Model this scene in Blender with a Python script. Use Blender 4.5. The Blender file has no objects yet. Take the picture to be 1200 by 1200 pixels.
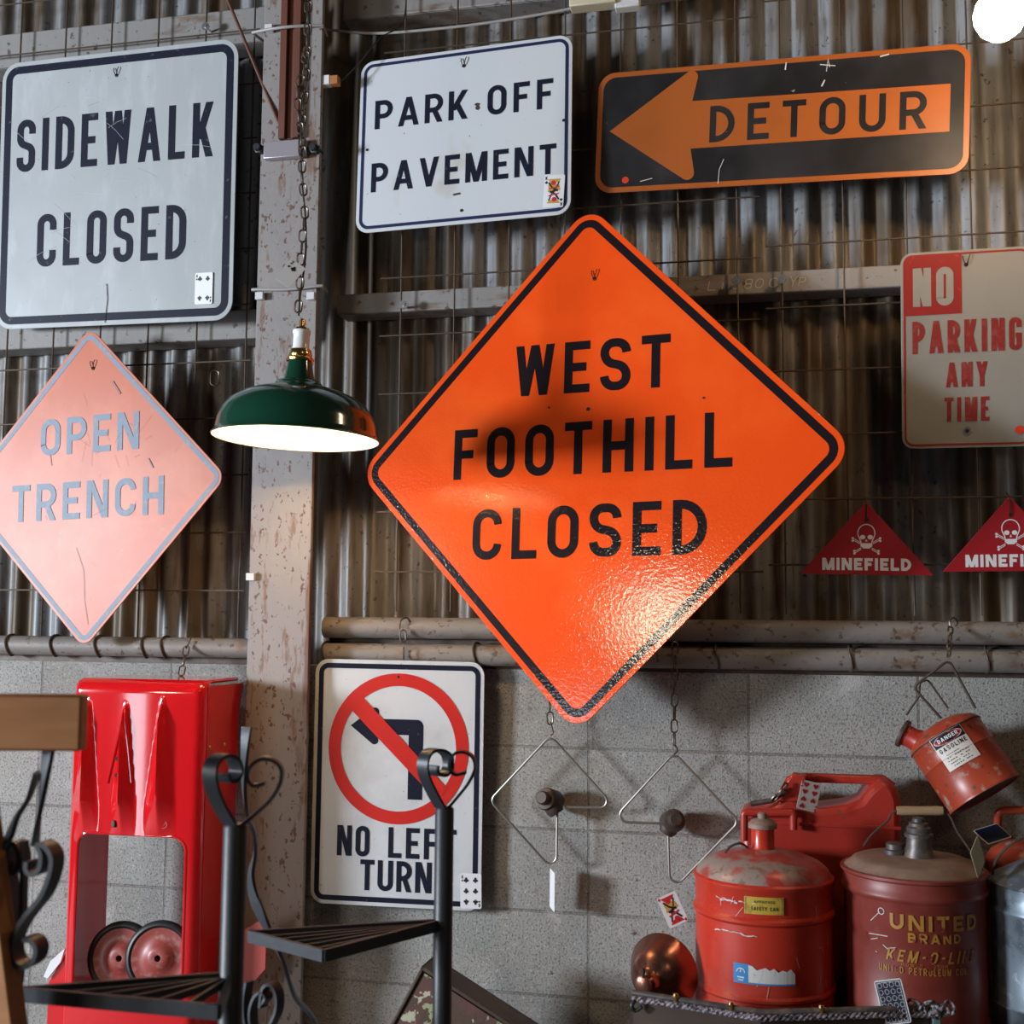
import bpy, math, random
from mathutils import Vector, Matrix, Euler
random.seed(7)
PI = math.pi
scene = bpy.context.scene
COL = scene.collection

# ------------------------------------------------------------------ camera, light, exposure
FPX = 1400.0
PSI, THETA, ROLL = math.radians(12.5), math.radians(5.0), math.radians(0.45)
CAM = Vector((0, -2.9, 1.55))
FWD = Vector((-math.sin(PSI) * math.cos(THETA), math.cos(PSI) * math.cos(THETA), math.sin(THETA)))
_r = FWD.cross(Vector((0, 0, 1))).normalized()
_u = _r.cross(FWD)
RIGHT = math.cos(ROLL) * _r + math.sin(ROLL) * _u
UP = -math.sin(ROLL) * _r + math.cos(ROLL) * _u
cd = bpy.data.cameras.new('camera')
cam = bpy.data.objects.new('camera', cd)
COL.objects.link(cam)
cam.matrix_world = Matrix(((RIGHT.x, UP.x, -FWD.x, CAM.x), (RIGHT.y, UP.y, -FWD.y, CAM.y), (RIGHT.z, UP.z, -FWD.z, CAM.z), (0, 0, 0, 1)))
cd.sensor_width = 36
cd.lens = FPX / 1200 * 36
cd.clip_start = 0.05
cd.dof.use_dof = True
cd.dof.focus_distance = 2.85
cd.dof.aperture_fstop = 5.6
scene.camera = cam

scene.view_settings.view_transform = 'Standard'
scene.view_settings.look = 'None'
scene.view_settings.gamma = 1
scene.view_settings.use_curve_mapping = False
scene.view_settings.exposure = 0.08

world = bpy.data.worlds.new('world')
scene.world = world
world.use_nodes = True
world.node_tree.nodes['Background'].inputs[0].default_value = (0.62, 0.60, 0.62, 1)
world.node_tree.nodes['Background'].inputs[1].default_value = 0.035


def area(name, loc, target, sx, sy, power, color):
    l = bpy.data.lights.new(name, 'AREA')
    l.shape = 'RECTANGLE'; l.size = sx; l.size_y = sy; l.energy = power; l.color = color
    o = bpy.data.objects.new(name, l); COL.objects.link(o)
    o.location = loc
    o.rotation_euler = (Vector(target) - Vector(loc)).to_track_quat('-Z', 'Y').to_euler()
    return o


def point(name, loc, power, color, r):
    l = bpy.data.lights.new(name, 'POINT')
    l.energy = power; l.color = color; l.shadow_soft_size = r
    o = bpy.data.objects.new(name, l); COL.objects.link(o)
    o.location = loc
    return o


COOL = (0.80, 0.89, 1.0)
WARM = (1.0, 0.62, 0.30)
area('daylight_window', (-6.1, -3.9, 2.0), (-0.6, 0, 1.6), 0.9, 0.9, 510, COOL)
area('daylight_opening', (-2.80, -4.0, 1.93), (-0.4, 0, 1.6), 0.46, 0.33, 17, (1.0, 0.86, 0.66))
area('daylight_doorway', (-3.66, -4.2, 0.75), (-1.4, 0, 1.1), 0.6, 1.3, 21, COOL)
point('room_bulb', (1.6, -3.4, 3.2), 17, WARM, 0.12)
PENDANT_POWER, BULB_POWER = 26.0, 7.5


# ------------------------------------------------------------------ pixel of the photograph -> point at a chosen distance
def ray(px, py):
    return RIGHT * ((px - 600) / FPX) - UP * ((py - 600) / FPX) + FWD


def at(px, py, y):
    d = ray(px, py)
    return CAM + d * ((y - CAM.y) / d.y)


def atz(px, py, z):
    d = ray(px, py)
    return CAM + d * ((z - CAM.z) / d.z)


# ------------------------------------------------------------------ materials
def lin(c):
    if isinstance(c, str):
        c = tuple(int(c[i:i + 2], 16) / 255 for i in (0, 2, 4))
        c = tuple(x / 12.92 if x <= 0.04045 else ((x + 0.055) / 1.055) ** 2.4 for x in c)
    return (c[0], c[1], c[2], 1)


def mat(name, base, rough=0.5, metal=0.0, spots=(), bump=None, coat=0.0, rough_var=None, spec=0.5, emit=None):
    """spots: (colour, noise scale, low, high, detail, (sx, sy, sz))"""
    m = bpy.data.materials.new(name)
    m.use_nodes = True
    nt = m.node_tree; N = nt.nodes; L = nt.links
    b = N['Principled BSDF']
    b.inputs['Base Color'].default_value = lin(base)
    b.inputs['Roughness'].default_value = rough
    b.inputs['Metallic'].default_value = metal
    b.inputs['Specular IOR Level'].default_value = spec
    b.inputs['Coat Weight'].default_value = coat
    b.inputs['Coat Roughness'].default_value = 0.08
    tc = N.new('ShaderNodeTexCoord')

    def noise(scale, detail, sc3):
        mp = N.new('ShaderNodeMapping')
        mp.inputs['Scale'].default_value = sc3
        mp.inputs['Location'].default_value = (random.uniform(0, 9), random.uniform(0, 9), random.uniform(0, 9))
        L.new(tc.outputs['Object'], mp.inputs[0])
        n = N.new('ShaderNodeTexNoise')
        n.inputs['Scale'].default_value = scale
        n.inputs['Detail'].default_value = detail
        n.inputs['Roughness'].default_value = 0.6
        L.new(mp.outputs[0], n.inputs['Vector'])
        return n.outputs['Fac']
    cur = None
    for (c, scale, lo, hi, detail, sc3) in spots:
        f = noise(scale, detail, sc3)
        r = N.new('ShaderNodeMapRange')
        r.inputs['From Min'].default_value = lo; r.inputs['From Max'].default_value = hi
        L.new(f, r.inputs['Value'])
        mx = N.new('ShaderNodeMix'); mx.data_type = 'RGBA'
        L.new(r.outputs['Result'], mx.inputs['Factor'])
        if cur is None:
            mx.inputs['A'].default_value = lin(base)
        else:
            L.new(cur, mx.inputs['A'])
        mx.inputs['B'].default_value = lin(c)
        cur = mx.outputs['Result']
    if cur is not None:
        L.new(cur, b.inputs['Base Color'])
    if rough_var:
        f = noise(rough_var[0], 4, (1, 1, 1))
        r = N.new('ShaderNodeMapRange')
        r.inputs['From Min'].default_value = 0.3; r.inputs['From Max'].default_value = 0.7
        r.inputs['To Min'].default_value = rough_var[1]; r.inputs['To Max'].default_value = rough_var[2]
        L.new(f, r.inputs['Value']); L.new(r.outputs['Result'], b.inputs['Roughness'])
    if bump:
        f = noise(bump[0], bump[2] if len(bump) > 2 else 3, (1, 1, 1))
        bp = N.new('ShaderNodeBump')
        bp.inputs['Strength'].default_value = bump[1]
        bp.inputs['Distance'].default_value = 0.004
        L.new(f, bp.inputs['Height']); L.new(bp.outputs[0], b.inputs['Normal'])
    if emit:
        b.inputs['Emission Color'].default_value = lin(emit[0])
        b.inputs['Emission Strength'].default_value = emit[1]
    return m


ONE = (1, 1, 1)


def block_mat(name, x0, z0, bw, bh):
    m = bpy.data.materials.new(name)
    m.use_nodes = True
    nt = m.node_tree; N = nt.nodes; L = nt.links
    b = N['Principled BSDF']
    b.inputs['Roughness'].default_value = 0.9
    b.inputs['Specular IOR Level'].default_value = 0.2
    geo = N.new('ShaderNodeNewGeometry')
    sep = N.new('ShaderNodeSeparateXYZ'); L.new(geo.outputs['Position'], sep.inputs[0])
    ax = N.new('ShaderNodeMath'); ax.operation = 'ADD'; ax.inputs[1].default_value = -x0 + 40 * bw; L.new(sep.outputs['X'], ax.inputs[0])
    az = N.new('ShaderNodeMath'); az.operation = 'ADD'; az.inputs[1].default_value = -z0 + 40 * bh; L.new(sep.outputs['Z'], az.inputs[0])
    cmb = N.new('ShaderNodeCombineXYZ'); L.new(ax.outputs[0], cmb.inputs[0]); L.new(az.outputs[0], cmb.inputs[1])
    br = N.new('ShaderNodeTexBrick')
    br.offset = 0.0; br.squash = 1.0
    br.inputs['Scale'].default_value = 1
    br.inputs['Brick Width'].default_value = bw; br.inputs['Row Height'].default_value = bh
    br.inputs['Mortar Size'].default_value = 0.0035; br.inputs['Mortar Smooth'].default_value = 0.25
    br.inputs['Color1'].default_value = lin((0.28, 0.27, 0.25)); br.inputs['Color2'].default_value = lin((0.35, 0.34, 0.315))
    br.inputs['Mortar'].default_value = lin((0.20, 0.185, 0.165))
    L.new(cmb.outputs[0], br.inputs['Vector'])

    def noise(scale, detail, rough=0.6):
        n = N.new('ShaderNodeTexNoise'); n.inputs['Scale'].default_value = scale; n.inputs['Detail'].default_value = detail
        n.inputs['Roughness'].default_value = rough
        L.new(geo.outputs['Position'], n.inputs['Vector'])
        return n.outputs['Fac']

    def mixin(cur, f, lo, hi, col, amount=1.0):
        r = N.new('ShaderNodeMapRange'); r.inputs['From Min'].default_value = lo; r.inputs['From Max'].default_value = hi
        r.inputs['To Max'].default_value = amount
        L.new(f, r.inputs['Value'])
        mx = N.new('ShaderNodeMix'); mx.data_type = 'RGBA'
        L.new(r.outputs['Result'], mx.inputs['Factor']); L.new(cur, mx.inputs['A']); mx.inputs['B'].default_value = lin(col)
        return mx.outputs['Result']
    c = br.outputs['Color']
    c = mixin(c, noise(5, 4), 0.42, 0.72, (0.40, 0.39, 0.37), 0.7)
    c = mixin(c, noise(3.2, 5), 0.52, 0.72, (0.21, 0.20, 0.185), 0.7)
    fine = noise(190, 3, 0.7)
    c = mixin(c, fine, 0.52, 0.64, (0.10, 0.095, 0.085), 0.9)
    c = mixin(c, noise(60, 4, 0.7), 0.58, 0.66, (0.13, 0.12, 0.105), 0.8)
    c = mixin(c, noise(9, 5), 0.60, 0.72, (0.50, 0.48, 0.46), 0.7)
    c = mixin(c, noise(120, 2), 0.60, 0.70, (0.60, 0.58, 0.55), 0.6)
    c = mixin(c, noise(22, 3), 0.70, 0.74, (0.07, 0.06, 0.05), 0.9)
    L.new(c, b.inputs['Base Color'])
    # relief: mortar sunk, pitted face
    inv = N.new('ShaderNodeMath'); inv.operation = 'MULTIPLY_ADD'; inv.inputs[1].default_value = -1.5; L.new(br.outputs['Fac'], inv.inputs[0])
    L.new(fine, inv.inputs[2])
    bp = N.new('ShaderNodeBump'); bp.inputs['Strength'].default_value = 0.7; bp.inputs['Distance'].default_value = 0.004
    L.new(inv.outputs[0], bp.inputs['Height']); L.new(bp.outputs[0], b.inputs['Normal'])
    return m


MT = {}
MT['floor'] = mat('concrete floor', (0.22, 0.21, 0.20), 0.8, spots=[((0.13, 0.12, 0.11), 2, .4, .7, 4, ONE)])
MT['corr'] = mat('galvanised corrugated steel', (0.245, 0.25, 0.26), 0.5, 0.15,
                 spots=[((0.10, 0.068, 0.04), 3.0, .42, .58, 5, (3, 1, .35)), ((0.10, 0.07, 0.04), 14, .55, .68, 4, (2.5, 1, .2)),
                        ((0.08, 0.08, 0.08), 60, .64, .70, 2, (1, 1, 1))], bump=(60, .1))
MT['girt'] = mat('old grey painted girt', (0.24, 0.225, 0.215), 0.6, spots=[((0.16, 0.11, 0.08), 9, .56, .66, 5, (.4, 1, 2)), ((0.09, 0.06, 0.045), 40, .62, .68, 3, ONE)], bump=(50, .2))
MT['rail'] = mat('beige grey rusty rail paint', (0.20, 0.178, 0.16), 0.55, spots=[((0.17, 0.10, 0.06), 14, .54, .63, 5, (.5, 1, 1)), ((0.09, 0.06, 0.045), 50, .60, .66, 3, ONE), ((0.26, 0.235, 0.22), 25, .60, .68, 4, (.4, 1, 1))], bump=(70, .2))
MT['pillar'] = mat('grey paint with rust pits', (0.25, 0.228, 0.222), 0.6,
                   spots=[((0.29, 0.26, 0.24), 6, .5, .7, 3, (1, 1, .4)), ((0.19, 0.12, 0.085), 26, .565, .63, 5, (1.3, 1, .3)), ((0.13, 0.065, 0.045), 75, .60, .65, 3, (1, 1, .7)), ((0.15, 0.075, 0.05), 8, .62, .68, 6, (1.6, 1, .18))], bump=(40, .25))
MT['oxide'] = mat('red oxide primer', (0.13, 0.045, 0.028), 0.5, spots=[((0.20, 0.09, 0.06), 10, .5, .7, 4, (1, 1, .2))])
MT['plate'] = mat('pale steel plate', (0.45, 0.41, 0.45), 0.35, 0.5)
MT['wire'] = mat('rusty steel wire', (0.085, 0.06, 0.042), 0.6, 0.4)
MT['steelwire'] = mat('bare steel wire', (0.30, 0.285, 0.26), 0.38, 0.8)
MT['chain'] = mat('dull chain steel', (0.17, 0.145, 0.12), 0.42, 0.8, spots=[((0.12, 0.06, 0.03), 60, .5, .65, 3, ONE)])
MT['zinc'] = mat('bright zinc', (0.75, 0.77, 0.80), 0.25, 0.9)
MT['black'] = mat('black cord', (0.012, 0.012, 0.012), 0.5)
MT['hole'] = mat('dark hole', (0.01, 0.008, 0.008), 0.8)
SCR = ((0.30, 0.30, 0.30), 45, .70, .72, 4, (1, 1, 3))
MT['white_sign'] = mat('worn white sheeting', (0.60, 0.62, 0.64), 0.38, spots=[((0.47, 0.47, 0.46), 5, .5, .75, 5, ONE), ((0.30, 0.28, 0.25), 90, .70, .73, 3, ONE)], rough_var=(6, .3, .5))
MT['grey_sign'] = mat('dull grey white sheeting', (0.38, 0.40, 0.41), 0.36, spec=0.35, spots=[((0.44, 0.46, 0.475), 7, .5, .7, 5, (3, 1, 1)), ((0.20, 0.19, 0.18), 90, .71, .73, 3, ONE)], rough_var=(6, .28, .45))
MT['stain_sign'] = mat('rust stained white enamel', (0.60, 0.63, 0.66), 0.35, spots=[((0.50, 0.44, 0.33), 6, .60, .78, 3, (1, 1, .8)), ((0.22, 0.15, 0.10), 70, .71, .74, 3, ONE)])
MT['cream_sign'] = mat('cream white sheeting', (0.26, 0.248, 0.22), 0.4, spots=[((0.225, 0.212, 0.185), 6, .5, .75, 4, ONE)])
MT['navy'] = mat('black blue sign paint', (0.012, 0.014, 0.028), 0.45, spec=0.12, spots=[((0.08, 0.085, 0.10), 60, .66, .72, 4, ONE)])
MT['bluepaint'] = mat('navy border paint', (0.018, 0.024, 0.075), 0.35)
MT['orange'] = mat('fluorescent orange sheeting', (0.86, 0.080, 0.009), 0.10, spots=[((0.92, 0.105, 0.014), 4, .5, .7, 3, ONE)], bump=(150, .085, 1), spec=0.45)
MT['orange_edge'] = mat('orange border sheeting', (0.92, 0.12, 0.028), 0.25)
MT['black_sign'] = mat('black sign paint', (0.014, 0.010, 0.012), 0.10, bump=(150, .10, 1), spec=0.4)
MT['detour'] = mat('faded orange sheeting', (0.36, 0.092, 0.014), 0.42, spots=[((0.32, 0.082, 0.012), 6, .5, .7, 4, ONE)])
MT['detour_black'] = mat('scuffed black sheeting', (0.013, 0.012, 0.013), 0.45, spec=0.25, spots=[((0.20, 0.19, 0.19), 42, .72, .74, 5, (1, 1, 2)), ((0.035, 0.033, 0.035), 5, .4, .7, 3, ONE)])
MT['trench'] = mat('orange sheeting with window sheen', (0.49, 0.112, 0.045), 0.40, spec=0.3, spots=[((0.60, 0.17, 0.085), 5, .45, .7, 4, ONE), ((0.40, 0.17, 0.12), 35, .68, .71, 5, (1, 1, .5)), ((0.15, 0.05, 0.04), 75, .73, .75, 3, ONE)])  # pale pinkish tone: the window's sheen put into the sheeting colour
MT['scar'] = mat('brown red scratches', (0.26, 0.085, 0.06), 0.5)
MT['trench_sheen_blue'] = mat('sign paint with blue grey sheen', (0.20, 0.245, 0.31), 0.5, spec=0.25, spots=[((0.33, 0.29, 0.31), 60, .55, .7, 4, ONE)])  # blue grey of letters and border is window sheen painted into their colour
MT['red_sign'] = mat('red sign paint', (0.25, 0.016, 0.014), 0.42, spots=[((0.40, 0.05, 0.04), 30, .6, .7, 4, ONE)])
MT['red_faded'] = mat('faded red letters', (0.22, 0.020, 0.018), 0.5, spec=0.3, spots=[((0.25, 0.05, 0.042), 60, .5, .68, 3, ONE)])
MT['ring_red'] = mat('red ring sheeting', (0.56, 0.022, 0.015), 0.4, spec=0.3)
MT['mine_red'] = mat('minefield red', (0.33, 0.012, 0.020), 0.42)
MT['paint_white'] = mat('white paint', (0.74, 0.73, 0.74), 0.5)
MT['alu'] = mat('aluminium sheet edge', (0.5, 0.5, 0.5), 0.45, 0.8)
MT['card'] = mat('white card stock', (0.78, 0.79, 0.81), 0.4)
MT['card_old'] = mat('yellowed card stock', (0.62, 0.55, 0.36), 0.5)
MT['pip_black'] = mat('black card ink', (0.012, 0.012, 0.016), 0.5)
MT['pip_red'] = mat('red card ink', (0.55, 0.02, 0.03), 0.5)
MT['pip_gold'] = mat('gold card ink', (0.55, 0.33, 0.07), 0.5)
MT['card_navy'] = mat('navy card back ink', (0.016, 0.022, 0.055), 0.4)
MT['enamel_green'] = mat('dark green enamel', (0.006, 0.042, 0.024), 0.16, coat=0.6)
MT['enamel_white'] = mat('white enamel lining', (0.85, 0.83, 0.80), 0.4)
MT['porcelain'] = mat('white porcelain', (0.75, 0.75, 0.77), 0.12)
MT['brass'] = mat('polished brass', (0.72, 0.48, 0.17), 0.2, 1.0)
MT['glow'] = mat('lit lamp glass', (1, 0.9, 0.7), 0.4, emit=((1.0, 0.80, 0.50), 6))
MT['car_red'] = mat('glossy red car enamel', (0.62, 0.008, 0.012), 0.12, coat=0.7)
MT['hub_red'] = mat('pinkish red wheel paint', (0.30, 0.055, 0.045), 0.4, spots=[((0.38, 0.17, 0.15), 40, .55, .7, 4, ONE)])
MT['tyre'] = mat('black rubber', (0.018, 0.019, 0.02), 0.45)
MT['can_red'] = mat('scratched red can paint', (0.50, 0.034, 0.016), 0.26, spots=[((0.43, 0.055, 0.035), 9, .5, .7, 4, ONE), ((0.62, 0.52, 0.50), 26, .70, .73, 6, (1.0, 1.0, 2.2))], rough_var=(10, .2, .45))
MT['can_dome'] = mat('worn silver red dome', (0.43, 0.05, 0.038), 0.32, 0.1, spots=[((0.32, 0.25, 0.22), 11, .47, .56, 6, ONE), ((0.22, 0.14, 0.11), 40, .58, .66, 4, ONE)])
MT['jerry'] = mat('red jerry can paint', (0.36, 0.028, 0.017), 0.36, spots=[((0.12, 0.05, 0.03), 28, .64, .69, 5, ONE)])
MT['maroon'] = mat('dull maroon can paint', (0.19, 0.028, 0.018), 0.42, spots=[((0.26, 0.055, 0.045), 7, .45, .7, 4, ONE), ((0.10, 0.015, 0.01), 22, .62, .72, 4, ONE)])
MT['dusty'] = mat('dusty brown lid', (0.21, 0.13, 0.10), 0.6, spots=[((0.30, 0.21, 0.17), 12, .5, .68, 5, ONE)])
MT['lead'] = mat('grey lead spout', (0.10, 0.09, 0.09), 0.45, 0.5, spots=[((0.20, 0.16, 0.13), 40, .5, .65, 3, ONE)])
MT['yellow_ink'] = mat('worn yellow lettering', (0.40, 0.19, 0.030), 0.5, spots=[((0.22, 0.028, 0.018), 24, .57, .60, 4, ONE)])
MT['wood'] = mat('turned wood grip', (0.33, 0.22, 0.12), 0.5, spots=[((0.22, 0.13, 0.07), 18, .45, .7, 4, (.3, 3, 3))])
MT['brown_wood'] = mat('stained brown wood', (0.46, 0.21, 0.085), 0.62, spec=0.3, spots=[((0.28, 0.12, 0.045), 7, .4, .75, 5, (.25, 2, 3))])
MT['galv'] = mat('spangled galvanised steel', (0.27, 0.33, 0.38), 0.38, 0.6, spots=[((0.17, 0.21, 0.25), 22, .5, .6, 5, ONE), ((0.50, 0.55, 0.60), 36, .60, .68, 4, ONE)])
MT['can_orange'] = mat('orange red can paint', (0.36, 0.050, 0.022), 0.35, spots=[((0.30, 0.042, 0.02), 8, .5, .7, 4, ONE), ((0.33, 0.24, 0.20), 30, .585, .66, 6, ONE), ((0.10, 0.05, 0.03), 50, .62, .67, 3, ONE)])
MT['rust'] = mat('dark rusty steel', (0.070, 0.048, 0.038), 0.55, 0.3, spots=[((0.10, 0.075, 0.06), 30, .5, .65, 4, ONE)])
MT['label'] = mat('old paper label', (0.66, 0.63, 0.58), 0.5, spots=[((0.45, 0.36, 0.32), 60, .6, .7, 4, ONE)])
MT['label_yellow'] = mat('yellow label', (0.56, 0.38, 0.05), 0.45, spots=[((0.40, 0.26, 0.04), 40, .55, .68, 3, ONE)])
MT['label_blue'] = mat('blue sticker', (0.05, 0.24, 0.52), 0.4)
MT['copper'] = mat('aged copper', (0.30, 0.135, 0.095), 0.27, 0.9, spots=[((0.15, 0.055, 0.05), 9, .48, .68, 4, ONE), ((0.40, 0.26, 0.17), 16, .58, .72, 5, ONE)])
MT['chipped'] = mat('chipped green white paint', (0.085, 0.048, 0.034), 0.5, spots=[((0.12, 0.05, 0.04), 12, .5, .62, 3, ONE), ((0.33, 0.36, 0.20), 13, .56, .575, 6, ONE), ((0.46, 0.44, 0.32), 26, .60, .615, 6, ONE)], bump=(30, .4))
MT['iron'] = mat('black wrought iron paint', (0.019, 0.022, 0.028), 0.45, bump=(45, .12))
MT['bench'] = mat('dark stained bench board', (0.045, 0.026, 0.018), 0.4, spots=[((0.075, 0.045, 0.03), 8, .45, .7, 4, (.2, 2, 2))])
MT['teal'] = mat('grey teal paint', (0.10, 0.15, 0.145), 0.5)
MT['rope'] = mat('two tone twisted rope', (0.30, 0.25, 0.27), 0.8, spots=[((0.035, 0.03, 0.05), 150, .45, .55, 2, ONE)])
MT['cable_grey'] = mat('pale grey cable', (0.32, 0.30, 0.29), 0.5)
MT['plastic'] = mat('white plastic clip', (0.62, 0.63, 0.64), 0.4)
MT['chalk'] = mat('white chalk', (0.58, 0.56, 0.54), 0.9)
MT['cream_plastic'] = mat('cream plastic box', (0.60, 0.55, 0.40), 0.4)
MT['rust_orange'] = mat('orange rust', (0.40, 0.15, 0.04), 0.7)
MT['red_dot'] = mat('red sticker', (0.65, 0.05, 0.02), 0.4)
MT['pink_panel'] = mat('faded red sheet', (0.42, 0.07, 0.055), 0.4)


# ------------------------------------------------------------------ mesh builder
class MB:
    def __init__(s):
        s.v = []; s.f = []

    def add(s, verts, faces):
        o = len(s.v)
        s.v += [Vector(p) for p in verts]
        s.f += [tuple(i + o for i in f) for f in faces]
        return s

    def box(s, lo, hi, M=None):
        x0, y0, z0 = lo; x1, y1, z1 = hi
        v = [Vector(p) for p in ((x0, y0, z0), (x1, y0, z0), (x1, y1, z0), (x0, y1, z0), (x0, y0, z1), (x1, y0, z1), (x1, y1, z1), (x0, y1, z1))]
        if M: v = [M @ p for p in v]
        return s.add(v, [(0, 3, 2, 1), (4, 5, 6, 7), (0, 1, 5, 4), (1, 2, 6, 5), (2, 3, 7, 6), (3, 0, 4, 7)])

    def tube(s, pts, r, n=8, closed=False, rr=None):
        pts = [Vector(p) for p in pts]
        k = len(pts)
        T = []
        for i in range(k):
            if closed: t = pts[(i + 1) % k] - pts[i - 1]
            else: t = pts[min(i + 1, k - 1)] - pts[max(i - 1, 0)]
            T.append(t.normalized())
        up = Vector((0, 0, 1)) if abs(T[0].z) < .9 else Vector((0, 1, 0))
        nrm = (up - T[0] * up.dot(T[0])).normalized()
        V = []
        for i in range(k):
            nrm = (nrm - T[i] * nrm.dot(T[i])).normalized()
            bi = T[i].cross(nrm)
            ri = rr[i] if rr else r
            for j in range(n):
                a = 2 * PI * j / n
                V.append(pts[i] + (nrm * math.cos(a) + bi * math.sin(a)) * ri)
        F = []
        for i in range(k if closed else k - 1):
            i2 = (i + 1) % k
            for j in range(n):
                j2 = (j + 1) % n
                F.append((i * n + j, i * n + j2, i2 * n + j2, i2 * n + j))
        if not closed:
            F.append(tuple(range(n - 1, -1, -1))); F.append(tuple((k - 1) * n + j for j in range(n)))
        return s.add(V, F)

    def lathe(s, prof, M=None, n=48):
        V = []; F = []
        rings = []
        for (r, z) in prof:
            if r < 1e-6:
                rings.append([len(V)]); V.append(Vector((0, 0, z)))
            else:
                rings.append(list(range(len(V), len(V) + n)))
                V += [Vector((r * math.cos(2 * PI * j / n), r * math.sin(2 * PI * j / n), z)) for j in range(n)]
        for a, b in zip(rings[:-1], rings[1:]):
            for j in range(n):
                j2 = (j + 1) % n
                if len(a) == 1 and len(b) == 1: continue
                if len(a) == 1: F.append((a[0], b[j2], b[j]))
                elif len(b) == 1: F.append((a[j], a[j2], b[0]))
                else: F.append((a[j], a[j2], b[j2], b[j]))
        if M: V = [M @ p for p in V]
        return s.add(V, F)

    def prism(s, outline, y0, y1, M=None):
        """outline in (x, z), counter-clockwise seen from -y; front at y0 < y1"""
        n = len(outline)
        V = [Vector((x, y0, z)) for x, z in outline] + [Vector((x, y1, z)) for x, z in outline]
        F = [tuple(range(n)), tuple(range(2 * n - 1, n - 1, -1))]
        for i in range(n):
            j = (i + 1) % n
            F.append((i, i + n, j + n, j))
        if M: V = [M @ p for p in V]
        return s.add(V, F)

    def flat(s, poly, y, M=None, fn=None):
        V = [Vector((x, y, z)) for x, z in poly]
        if fn: V = [fn(p) for p in V]
        if M: V = [M @ p for p in V]
        return s.add(V, [tuple(range(len(poly)))])

    def flats(s, polys, y, M=None, fn=None):
        for i, p in enumerate(polys): s.flat(p, y - (i % 9) * 1.2e-5, M, fn)
        return s

    def ring(s, a, b, y, M=None):
        n = len(a)
        V = [Vector((x, y, z)) for x, z in a] + [Vector((x, y, z)) for x, z in b]
        if M: V = [M @ p for p in V]
        return s.add(V, [(i, (i + 1) % n, (i + 1) % n + n, i + n) for i in range(n)])

    def ribbon(s, pts, wdir, w, t, ws=None, wd=None):
        """flat bar swept along pts; its width lies along wdir (or wd[i]), thickness t across"""
        pts = [Vector(p) for p in pts]
        k = len(pts); V = []
        for i in range(k):
            T = (pts[min(i + 1, k - 1)] - pts[max(i - 1, 0)]).normalized()
            W = Vector(wd[i] if wd else wdir)
            W = (W - T * W.dot(T)).normalized()
            Nn = T.cross(W)
            wi = ws[i] if ws else w
            for a, b in ((-1, -1), (1, -1), (1, 1), (-1, 1)):
                V.append(pts[i] + W * (a * wi / 2) + Nn * (b * t / 2))
        F = [(3, 2, 1, 0), tuple((k - 1) * 4 + j for j in range(4))]
        for i in range(k - 1):
            for j in range(4):
                j2 = (j + 1) % 4
                F.append((i * 4 + j, i * 4 + j2, (i + 1) * 4 + j2, (i + 1) * 4 + j))
        return s.add(V, F)

    def links(s, pts, L, r, wfrac=.62, n=6):
        """oval chain links of length L laid along a path"""
        pts = [Vector(p) for p in pts]
        seg = []; tot = 0
        for a, b in zip(pts[:-1], pts[1:]):
            d = (b - a).length; seg.append((tot, d, a, b)); tot += d
        pitch = L - 2.4 * r
        k = max(1, int(tot / pitch))
        for i in range(k):
            u = (i + .5) * tot / k
            for (t0, d, a, b) in seg:
                if t0 <= u <= t0 + d + 1e-9:
                    c = a + (b - a) * ((u - t0) / d); T = (b - a).normalized(); break
            side = Vector((1, .35, 0)) if i % 2 == 0 else Vector((.35, -1, 0))
            S = (side - T * side.dot(T)).normalized()
            ring = []
            hw = L * wfrac / 2 - r; hl = L / 2 - r
            for j in range(16):
                a = 2 * PI * j / 16
                x = hw * math.cos(a); y = (hl - hw) * (1 if math.sin(a) > 1e-6 else -1 if math.sin(a) < -1e-6 else 0) + hw * math.sin(a)
                ring.append(c + S * x + T * y)
            s.tube(ring, r, n, closed=True)
        return s


def finish(name, mb, m, smooth=38, M=None):
    me = bpy.data.meshes.new(name)
    v = [M @ p for p in mb.v] if M else mb.v
    me.from_pydata([tuple(p) for p in v], [], mb.f)
    me.validate()
    me.materials.append(MT[m] if isinstance(m, str) else m)
    import bmesh
    bm = bmesh.new(); bm.from_mesh(me)
    if smooth:
        lim = math.radians(smooth)
        for f in bm.faces: f.smooth = True
        for e in bm.edges:
            if len(e.link_faces) == 2:
                if e.calc_face_angle(0) > lim: e.smooth = False
            else: e.smooth = False
    bm.to_mesh(me); bm.free()
    return me


def tag(o, label, cat, group=None, kind=None):
    o['label'] = label; o['category'] = cat
    if group: o['group'] = group
    if kind: o['kind'] = kind
    return o


def single(name, mb, m, label, cat, group=None, smooth=38, kind=None, bevel=0):
    """a thing that is one mesh; its origin goes to the middle of its base"""
    xs = [p.x for p in mb.v]; ys = [p.y for p in mb.v]; zs = [p.z for p in mb.v]
    c = Vector(((min(xs) + max(xs)) / 2, (min(ys) + max(ys)) / 2, min(zs)))
    o = bpy.data.objects.new(name, finish(name, mb, m, smooth, Matrix.Translation(-c)))
    o.location = c
    COL.objects.link(o)
    if kind == 'structure':
        o['kind'] = 'structure'
        if label: o['label'] = label; o['category'] = cat
    else:
        tag(o, label, cat, group, kind)
    if bevel: bev(o, bevel)
    return o


def bev(o, w, seg=2):
    b = o.modifiers.new('bevel', 'BEVEL'); b.width = w; b.segments = seg; b.limit_method = 'ANGLE'; b.angle_limit = math.radians(40)
    return o


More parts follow.
